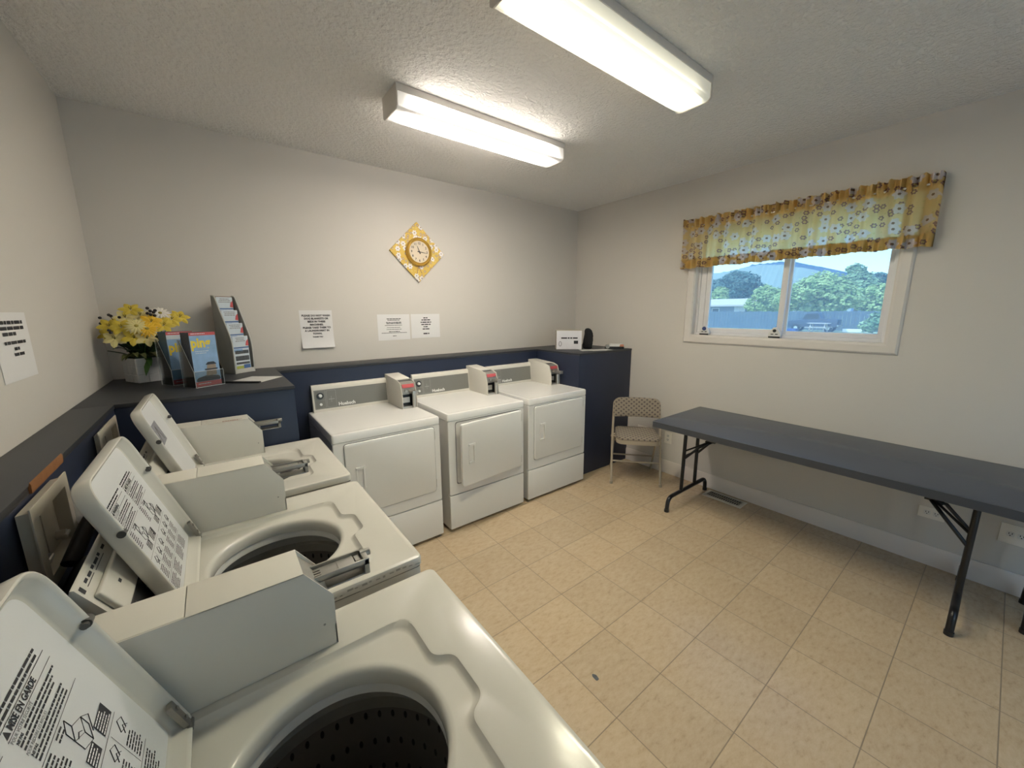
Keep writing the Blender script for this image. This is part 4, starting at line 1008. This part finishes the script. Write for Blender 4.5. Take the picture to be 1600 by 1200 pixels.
def rack(org, which, label, rng):
    """clear holder with a stack of magazines; org = front left corner, local x along the cover"""
    rz = math.atan2(.5, .86); x, y = org
    t = thing('magazine_holder', label, 'holder', (x, y, LZ), rz)
    w_ = .137; d_ = .10
    def panel(pts, ax, a, b): m.prism(pts, ax, a, b)
    m = MB(); m.box((-.004, -.006, .0), (w_, d_, .003)); m.box((-.004, -.006, .003), (w_, -.003, .085)); m.box((-.004, d_-.003, .003), (w_, d_, .25))
    m.prism([(-.003, .003), (d_-.003, .003), (d_-.003, .25), (d_-.02, .25), (-.003, .085)], 'x', -.004, -.0012); m.prism([(-.003, .003), (d_-.003, .003), (d_-.003, .25), (d_-.02, .25), (-.003, .085)], 'x', w_-.0028, w_)
    m.build('shell', 'acrylic', t)
    e = MB()
    for p in ([(-.0045, -.0065, 0), (-.0045, -.0065, .086)], [(w_, -.0065, 0), (w_, -.0065, .086)], [(-.0045, -.0065, .0855), (w_, -.0065, .0855)], [(-.0045, -.005, .0855), (-.0045, d_-.02, .251)], [(-.0045, -.006, .001), (w_, -.006, .001)], [(-.0045, d_-.02, .251), (-.0045, d_, .251)], [(-.0045, d_, 0), (-.0045, d_, .25)]): e.tube(p, .0011, 5)
    e.build('edges', 'acrylic_edge', t)
    R = Matrix.Translation((x, y, LZ)) @ Matrix.Rotation(rz, 4, 'Z')
    hh = .287; nmag = 5
    for k in range(nmag):
        loc = R @ Vector((.001, .003+k*.0145, .0032))
        front = k == 0
        if front: lb = {'near': 'camping magazine with yellow lettering, front of the nearer clear holder', 'far': 'red-topped magazine at the front of the farther clear holder by the flowers'}[which]
        else: lb = {'near': 'dark-edged magazine stacked behind the cover with yellow lettering', 'far': 'blue-edged magazine stacked behind the red-topped cover by the flowers'}[which]
        mg = thing('magazine', lb, 'magazine', loc, rz, None if front else 'magazines stacked in the %s clear holder' % ('nearer' if which == 'near' else 'farther'))
        side = 'mag_side' if which == 'near' else 'mag_side2'
        b = MB(); b.box((0, 0, 0), (.127, .0135, hh - .002*(k % 2)), .001, 1); b.build('pages', side, mg)
        if front:
            c = MB(); c.mi = 0; O = Vector((0, -.0006, 0))
            c.flat(O, X3, Z3, .001, .001, .126, hh-.001); cv = c.build('cover', 'sky_print', mg, recalc=False)
            q = MB(); O2 = Vector((0, -.0011, 0)); q.mi = 0
            q.flat(O2, X3, Z3, .001, hh-.017, .126, hh-.001); q.flat(O2, X3, Z3, .001, .001, .126, .026)
            q.mi = 1; q.words(O2+X3*.01+Z3*(hh-.006)-Y3*.0003, X3, Z3, .10, 1, .01, .004, rng); q.words(O2+X3*.012+Z3*.017-Y3*.0003, X3, Z3, .10, 1, .01, .004, rng)
            q.flat(O2, X3, Z3, .001, hh-.040, .126, hh-.018) if which == 'far' else None
            if which == 'near':
                q.mi = 2; q.text('ping', .070, O2+X3*.004+Z3*(hh-.078), X3, Z3, bold=.0026, sx=.80)
                q.mi = 1; q.words(O2+X3*.02+Z3*(hh-.098), X3, Z3, .07, 2, .010, .004, rng)
                q.mi = 3; q.prism(rpoly([(.055, .055), (.108, .055), (.108, .115), (.066, .115)], .008), 'y', -.0014, -.0010); q.mi = 4
                q.prism(rpoly([(.004, .027), (.125, .027), (.120, .050), (.06, .058), (.01, .046)], .01), 'y', -.0013, -.0010)
                q.prism(rpoly([(.052, .085), (.115, .085), (.115, .092), (.052, .092)], .002), 'y', -.0018, -.0012); q.prism(rpoly([(.058, .113), (.114, .113), (.100, .128), (.07, .127)], .004), 'y', -.0018, -.0012)
            else:
                q.mi = 2; q.text('ping', .070, O2+X3*.004+Z3*(hh-.108), X3, Z3, bold=.0026, sx=.80)
            q.build('cover_print', ['red_print', 'leaflet', 'yellow_print', 'stone', 'mag_side'], cv, recalc=False)
rnm = random.Random(8)
rack((-3.575, -.660), 'near', 'clear acrylic holder of magazines, nearer the counter edge', rnm)
rack((-3.675, -.488), 'far', 'clear acrylic holder of magazines, half hidden behind the nearer one', rnm)

def leaflet_stand():
    rz = math.radians(37); t = thing('leaflet_stand', 'tall grey card stand with four stepped pockets of leaflets', 'leaflet stand', (-3.39, -.225, LZ), rz)
    w_ = .140; pr = rpoly([(0, 0), (-.004, .212), (.092, .494), (.118, .497), (.118, 0)], [.004, .05, .010, .006, 0], 5)
    for x0, nm in ((0, 'side_panel'), (w_-.005, 'side_panel')):
        m = MB(); m.prism(pr, 'x', x0, x0+.005, .0008); sd = m.build(nm, 'stand', t)
    m = MB()
    for x0 in (-.0006, w_-.0056):
        edge = [Vector((x0+.003, p[0]-.001, p[1])) for p in rpoly([(0, .0), (-.004, .212), (.092, .494), (.118, .497)], [0, .05, .010, 0], 5)]
        for a, b in zip(edge, edge[1:]): m.tube([a, b], .0042, 6)
    m.build('front_edge', 'stand_edge', t)
    m = MB(); m.box((.004, -.003, .001), (w_-.004, .002, .030), .001); m.build('front_lip', 'stand_edge', t)
    m = MB(); m.box((.005, .112, 0), (w_-.005, .117, .494)); m.box((.005, .004, 0), (w_-.005, .116, .006))
    for k in range(1, 4): m.box((.005, .010+.029*k, .010), (w_-.005, .012+.029*k, .235+.085*k-.10))
    m.build('pockets', 'stand_inner', t)
    R = Matrix.Translation((-3.39, -.225, LZ)) @ Matrix.Rotation(rz, 4, 'Z'); rg = random.Random(3)
    names = ['lowest', 'second', 'third', 'topmost']
    for k in range(4):
        top = .240+.083*k; bot = .008 if k == 0 else top-.21
        loc = R @ Vector((.016, .0045+.029*k+.002, 0))
        l = thing('leaflet', '%s pale blue leaflet in the grey card stand%s' % (names[k], ', with dark photos' if k == 0 else (' from below' if k in (1, 2) else '')), 'leaflet', (loc.x, loc.y, LZ+bot), rz, 'leaflets in the card stand')
        hgt = top-bot; m = MB(); m.box((0, 0, 0), (.106, .003, hgt)); m.build('sheet', 'leaflet', l)
        q = MB(); O = Vector((0, -.0008, 0)); q.mi = 0
        q.words(O+X3*.012+Z3*(hgt-.010), X3, Z3, .080, 3, .010, .004, rg, center=True, full=.95)
        q.mi = 1; q.prism(rpoly([(.084, hgt-.062), (.106, hgt-.066), (.106, hgt-.022), (.092, hgt-.034)], .004), 'y', -.0010, -.0006)
        q.mi = 2; q.flat(O, X3, Z3, 0, hgt-.078, .106, hgt-.070); q.mi = 4; q.flat(O, X3, Z3, 0, hgt-.100, .06, hgt-.081)
        if k == 0:
            q.mi = 3
            for z0, z1 in ((.118, .140), (.074, .104), (.050, .064)): q.flat(O, X3, Z3, .006, z0, .100, z1)
            q.mi = 5; q.flat(O, X3, Z3, .004, .006, .055, .040); q.mi = 2; q.flat(O, X3, Z3, .055, .006, .102, .046)
        q.build('print', ['grey_ink', 'red_print', 'blue_ink', 'photo_dark', 'sky_print', 'green_print'], l, recalc=False)
leaflet_stand()
t = thing('report_cover', 'clear report cover with black spine lying on the left counter', 'folder', (-3.295, -.690, LZ), math.atan2(.633, -.774))
m = MB(); m.box((.003, -.21, .0006), (.195, -.004, .0022)); m.build('sheet', 'paper2', t)
m = MB(); m.box((0, -.009, .0004), (.205, .009, .0095), .003); m.build('spine', 'black', t)

# ------------------------------------------------------------------ things on the right cabinet
t = thing('carton', 'white cardboard box with printing on the right navy cabinet', 'box', (-.678, -.377, LZ), math.atan2(-.643, .765))
m = MB(); m.box((0, 0, .0005), (.262, .160, .195), .002); bx = m.build('box', 'carton', t)
m = MB(); m.flat((0, -.0006, 0), X3, Z3, .003, .003, .259, .192); fc = m.build('front_face', 'carton_face', t, recalc=False)
q = MB(); q.words((.05, -.0012, .124), X3, Z3, .17, 1, .01, .014, random.Random(2), full=1); q.flat((0, -.0012, 0), X3, Z3, .180, .058, .224, .090)
ovp = [Vector((.040+.013*math.cos(a*PI/12), -.0016, .058+.024*math.sin(a*PI/12))) for a in range(25)]; q.tube(ovp, .0022, 6); q.build('print', 'ink', fc, recalc=False)
t = thing('black_bag', 'crumpled black bag tucked behind the white cardboard box', 'bag', (-.369, -.534, LZ))
m = MB(); rb = random.Random(6); rings = []
for j, (z, r) in enumerate(((.0015, .040), (.01, .058), (.05, .060), (.09, .056), (.13, .054), (.165, .050), (.190, .043), (.208, .030), (.214, .012))):
    rings.append([(r*(1+.16*math.sin(3*a+j*.9)+.10*math.sin(7*a+j*1.7))*math.cos(a)*.80 - .12*(z > .15)*(z-.15), r*(1+.16*math.sin(3*a+j*.9)+.10*math.sin(5*a+j))*math.sin(a)*.8, z) for a in [2*PI*k/24 for k in range(24)]])
m.loft(rings, True, True); bag = m.build('black_bag', 'black_cloth', t, 70); bag.name = 'bag_body'
t = thing('stapler_gadget', 'small black and white gadget with a red end on the right cabinet edge', 'gadget', (-.165, -.715, LZ), math.atan2(-.643, .765))
m = MB(); m.prism(rpoly([(-.100, 0), (.095, 0), (.100, .016), (.090, .024), (-.092, .026)], .004), 'y', -.024, .024, .002); m.build('base', 'black', t)
m = MB(); m.prism(rpoly([(-.060, .025), (.088, .024), (.080, .050), (-.045, .052)], .006), 'y', -.020, .020, .002); m.build('top_shell', 'plastic_white', t)
m = MB(); m.prism(rpoly([(.050, .020), (.096, .020), (.092, .046), (.056, .048)], .006), 'y', -.0225, .0225, .002); m.build('red_end', 'orange', t)
m = MB(); m.cyl((-.072, -.026, .024), (-.072, .026, .024), .020, 16); m.build('roller', 'dull_steel', t)
t = thing('paper_sheet', 'loose white paper lying in front of the white cardboard box', 'paper', (-.475, -.660, LZ), -.55)
m = MB(); m.box((-.105, -.070, .0008), (.150, .065, .0018)); m.box((-.02, -.09, .0020), (.21, .03, .0030), mat=Matrix.Rotation(.25, 4, 'Z')); m.build('sheet', 'paper2', t)

# ------------------------------------------------------------------ behind the washers
def outlet_box(label, y0, y1, z0, z1, xf, tilt):
    t = thing('washer_outlet_box', label, 'outlet box', (-3.8478, (y0+y1)/2, (z0+z1)/2)); hy = (y1-y0)/2; hz = (z1-z0)/2; d = xf+3.8478
    m = MB()
    def Rg(e, x): return [(x, yy, zz) for yy, zz in rect(-hy+e, -hz+e, hy-e, hz-e)]
    m.loft([Rg(.012, .0005), Rg(.010, d-.004), Rg(0, d-.003), Rg(0, d), Rg(.002, d+.001), Rg(.030, d+.001), Rg(.032, d-.003), Rg(.034, .002)]); m.build('frame', 'plastic_beige', t)
    m = MB(); m.box((.0006, -hy+.03, -hz+.03), (.0018, hy-.03, hz-.03)); m.box((.0018, -.003, -hz+.03), (.004, .003, hz-.03)); m.build('back_plate', 'plastic_beige', t)
    for s in (-.5, .5): m = MB(); m.cyl((.002, s*hy, -hz+.06), (.020, s*hy, -hz+.06), .012, 12); m.cyl((.020, s*hy-.015, -hz+.06), (.020, s*hy+.015, -hz+.06), .004, 8); m.build('tap', 'steel', t)
    return t
outlet_box('ivory washer outlet box in the navy ledge behind the middle washer', -2.030, -1.775, 1.000, 1.205, -3.822, 0)
outlet_box('ivory washer outlet box in the navy ledge behind the farthest washer', -1.335, -1.025, .960, 1.200, -3.832, 0)
def hose(label, pts, r, grp=None):
    m = MB(); m.tube(fillet(pts, .12, 8), r, 12); o = m.build('hose', 'black', None, 60); tag(o, label, 'hose', grp); return o
hose('thick black drain hose arching out of the nearer outlet box', [(-3.803, -1.96, 1.030), (-3.775, -1.86, 1.10), (-3.765, -1.66, 1.085), (-3.79, -1.60, .70), (-3.79, -1.58, .30)], .017)
hose('thinner black hose below the drain hose of the nearer outlet box', [(-3.803, -2.00, .985), (-3.775, -1.985, 1.040), (-3.768, -1.93, 1.01), (-3.790, -1.92, .60), (-3.79, -1.92, .30)], .013)
hose('black cord running from the white plug down behind the middle washer', [(-3.80, -1.655, 1.045), (-3.775, -1.56, 1.050), (-3.775, -1.48, 1.03), (-3.79, -1.40, .70)], .008)
t = thing('power_plug', 'small white plug standing out behind the middle washer', 'plug', (-3.8475, -1.672, 1.055))
m = MB(); m.prism(rpoly([(-.028, -.03), (.030, -.034), (.018, .036), (.004, .040)], .006), 'x', .0005, .030, .003); m.build('plug_body', 'plastic_white', t)
m = MB(); m.tube([(.02, .02, -.01), (.045, .06, -.012), (.055, .12, -.02)], .005, 8); m.build('plug_lead', 'plastic_white', t)

# ------------------------------------------------------------------ outside the window
GZ = -.05
g = MB()
g.face([(-60, -120, GZ), (420, -120, GZ), (420, 420, GZ), (-60, 420, GZ)]); struct(g.build('ground', 'grass', recalc=False))
def ridge(label, x, pts, thick, mat):
    m = MB(); A = [(x, y, z) for y, z in pts]; B = [(x+thick, y, z*1.0) for y, z in pts]; C = [(x-thick*.6, y, GZ-.5) for y, z in pts]
    m.loft([C, A, B], close=False); o = m.build('hill', mat, None, 80); return tag(o, label, 'hill')
rh = random.Random(9)
def rough(pts, n, amp):
    out = []
    for (y0, z0), (y1, z1) in zip(pts, pts[1:]):
        for k in range(n): u = k/n; out.append((y0+(y1-y0)*u, z0+(z1-z0)*u+rh.uniform(-amp, amp)))
    return out+[pts[-1]]
def shrink(pts, k, n, amp): return rough([(-3.25+(y+3.25)*k, 1.6+(z-1.6)*k) for y, z in pts], n, amp)
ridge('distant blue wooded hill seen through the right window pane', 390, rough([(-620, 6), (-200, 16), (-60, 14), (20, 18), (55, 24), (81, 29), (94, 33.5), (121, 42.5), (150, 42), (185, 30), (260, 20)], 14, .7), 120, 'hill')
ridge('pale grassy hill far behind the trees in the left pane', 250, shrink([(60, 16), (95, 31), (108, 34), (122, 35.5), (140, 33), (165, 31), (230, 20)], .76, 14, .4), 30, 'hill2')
def tree(kind, label, X, spots, mat, rng, leaf=.30, group=None, trunk=True, n=900, flat=.75, back=None):
    if back: k = (back+3.47)/(X+3.47); spots = [(-3.25+(y+3.25)*k, 1.614+(z-1.614)*k, r*k) for y, z, r in spots]; X = back
    """spots: crown lobes (y, z, radius)"""
    cy = sum(s[0] for s in spots)/len(spots)
    t = thing(kind, label, 'tree' if trunk else 'bush', (X, cy, GZ), 0, group)
    m = MB()
    for (y, z, r) in spots:
        xo = rng.uniform(-.3, .3)*r
        for k in range(int(n*r*r)):
            a = rng.uniform(0, 2*PI); u = rng.uniform(-1, 1); q = math.sqrt(1-u*u); rr = r*rng.uniform(.70, 1.08)*(1+.10*math.sin(5*a+3*u)+.08*math.sin(9*u+2*a))
            c = Vector((xo+rr*q*math.cos(a), y-cy+rr*q*math.sin(a), z-GZ+rr*u*flat))
            if c.z < .05: continue
            s = leaf*.78*rng.uniform(.5, 1.2); nr = Vector((q*math.cos(a)+rng.uniform(-.7, .7), q*math.sin(a)+rng.uniform(-.7, .7), u+.5+rng.uniform(-.6, .6))).normalized()
            R = rot_to(nr); p = [c+(R @ Vector((s*dx, s*dy, 0))) for dx, dy in ((-.5, -.3), (.5, -.3), (.6, .3), (0, .55), (-.6, .3))]
            m.face(p)
    m.build('foliage', mat, t, 30, recalc=False)
    b = MB(); zmin = min(z for y, z, r in spots)-GZ
    b.tube([(0, 0, 0), (.1, .05, zmin*.5), (0, 0, zmin+.3)], .16 if trunk else .05, 8, True, .08)
    for (y, z, r) in spots: b.tube([(0, 0, max(.1, zmin*.6)), (0, (y-cy)*.6, (z-GZ)*.8), (0, y-cy, z-GZ)], .07, 6, True, .02)
    b.build('trunk', 'bark', t); return t
rt = random.Random(31); grp = None
tree('leafy_tree', 'broad yellow-green tree in the middle of the right pane', 42, [(10.6, 2.6, 1.3), (9.3, 3.3, 1.5), (8.3, 3.8, 1.65), (7.2, 3.3, 1.4), (6.2, 2.7, 1.2), (9.0, 2.0, 1.2), (7.4, 2.0, 1.2)], 'leaf_light', rt, .26)
tree('leafy_tree', 'tall darker tree rising above the others in the right pane', 48, [(7.2, 5.5, .75), (6.9, 4.7, 1.0), (7.6, 4.2, 1.0), (6.3, 4.0, 1.1), (6.0, 2.9, 1.2)], 'leaf_mid', rt, .30, back=53)
tree('leafy_tree', 'pale green tree at the right end of the right pane', 44, [(5.3, 2.3, 1.0), (4.6, 3.1, 1.0), (3.9, 2.6, 1.0), (4.4, 1.7, 1.0), (3.0, 2.9, 1.2)], 'leaf_light', rt, .27, back=47.5)
tree('leafy_bush', 'round bush in front of the fence at the right end of the pane', 33, [(2.9, .5, .60), (2.5, 1.0, .65), (2.0, .7, .65), (1.4, .9, .8)], 'leaf_mid', rt, .20, None, False)
tree('leafy_tree', 'pale green tree behind the fence beside the middle post of the window', 42, [(13.7, 2.2, 1.0), (12.7, 3.2, 1.15), (11.8, 2.8, 1.1), (12.6, 2.0, 1.0), (11.3, 1.9, 1.0)], 'leaf_light', rt, .26, back=46)
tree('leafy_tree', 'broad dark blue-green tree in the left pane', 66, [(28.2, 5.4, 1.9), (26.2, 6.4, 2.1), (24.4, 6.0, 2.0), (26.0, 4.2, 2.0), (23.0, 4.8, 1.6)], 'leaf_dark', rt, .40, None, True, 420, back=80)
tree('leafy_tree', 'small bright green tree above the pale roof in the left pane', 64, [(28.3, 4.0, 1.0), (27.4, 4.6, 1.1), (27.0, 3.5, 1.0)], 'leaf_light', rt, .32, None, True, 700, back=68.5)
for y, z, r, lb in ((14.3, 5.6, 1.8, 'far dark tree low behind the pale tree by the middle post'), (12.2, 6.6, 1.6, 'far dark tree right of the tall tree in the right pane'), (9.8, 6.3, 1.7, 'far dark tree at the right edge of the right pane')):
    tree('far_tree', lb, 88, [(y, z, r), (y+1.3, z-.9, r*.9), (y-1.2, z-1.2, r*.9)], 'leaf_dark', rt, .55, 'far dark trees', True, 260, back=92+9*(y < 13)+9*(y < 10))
# house, fence, truck, picnic table
t = thing('house', 'low house with a pale roof behind the fence in the left pane', 'house', (60, 23.5, GZ))
m = MB(); m.box((0, -3.9, 0), (4, 5.0, 2.35)); wl = m.build('wall', 'stucco', t)
m = MB(); m.prism([(-.7, 2.25), (-.7, 2.48), (2, 3.45), (4.7, 2.48), (4.7, 2.25)], 'y', -4.4, 5.5); m.build('roof', 'roof', t)
for y in (-2.2, 2.6):
    m = MB(); m.box((-.03, y-.55, 1.15), (.02, y+.55, 2.0)); f = m.build('window', 'vinyl', t); m = MB(); m.box((-.04, y-.48, 1.22), (-.03, y+.48, 1.93)); m.build('pane', 'panel_dark', f)
m = MB()
for k in range(9): m.box((-.06, -.3-.16*k, .9), (-.02, -.22-.16*k, 2.2))
m.build('porch_slats', 'vinyl', t)
t = thing('board_fence', 'grey weathered board fence across the far side of the yard', 'fence', (36, 10, GZ))
m = MB()
rf = random.Random(2)
for k in range(262): y = -53.2+.26*k; m.box((-.012, y, .02), (.012, y+.245, 1.55+rf.uniform(-.02, .02)))
m.build('boards', 'fence', t)
for k in range(29):
    m = MB(); y = -51.3+2.35*k; m.box((.014, y-.05, 0), (.11, y+.05, 1.58)); m.build('post', 'fence', t)
m = MB(); m.box((.013, -53, .35), (.05, 14.8, .44)); m.box((.013, -53, 1.25), (.05, 14.8, 1.34)); m.build('rail', 'fence', t)
t = thing('pickup_truck', 'dark pickup truck parked before the fence', 'truck', (34, 6.4, GZ), PI/2)
pr = rpoly([(-1.55, .34), (1.62, .34), (1.64, .82), (.75, .92), (.45, 1.42), (-.35, 1.45), (-.55, .98), (-1.55, .96)], .06, 3)
m = MB(); m.prism(pr, 'y', -.55, .55, .03); m.build('body', 'truck', t)
for sx in (-1.0, 1.05):
    for sy in (-.56, .46):
        m = MB(); m.cyl((sx, sy, .28), (sx, sy+.10, .28), .28, 20); wh = m.build('wheel', 'black', t); m = MB(); m.cyl((sx, sy-.012, .28), (sx, sy+.112, .28), .13, 14); m.build('hub_cap', 'steel', wh)
m = MB(); m.prism([(.66, .95), (.42, 1.36), (-.30, 1.38), (-.42, .98)], 'y', -.556, .556); m.build('side_windows', 'panel_dark', t)
m = MB(); m.box((1.6, -.56, .42), (1.70, .56, .54), .02); m.box((-1.62, -.56, .42), (-1.54, .56, .54), .02); m.build('bumper', 'steel', t)
t = thing('picnic_table', 'pale picnic table standing in front of the parked truck', 'table', (31, 5.36, GZ))
for k in range(4): m = MB(); m.box((-.36+.185*k, -.62, .70), (-.19+.185*k, .62, .74)); m.build('top_plank', 'roof', t)
for s in (-.68, .62): m = MB(); m.box((s-.12, -.62, .42), (s+.16, .62, .46)); m.build('bench', 'roof', t)
for sy in (-.42, .42):
    m = MB(); m.box((-.7, sy-.03, .36), (.7, sy+.03, .42)); m.tube([(-.55, sy, 0), (-.2, sy, .70)], .035, 6); m.tube([(.55, sy, 0), (.2, sy, .70)], .035, 6); m.build('trestle', 'roof', t)
m = MB(); m.prism(rpoly(rect(-.62, 0, .62, .24), .04), 'x', -.12, .12, .02); o = m.build('parking_block', 'outlet'); o.location = (34, 3.98, GZ+.02); tag(o, 'long white block lying at the foot of the fence beside the bush', 'block')
m = MB(); m.box((-.35, -.33, 0), (.35, .33, .30), .06); o = m.build('storage_tote', 'blue_plastic'); o.location = (31, 6.95, GZ); tag(o, 'low blue tub on the ground left of the picnic table', 'tub')
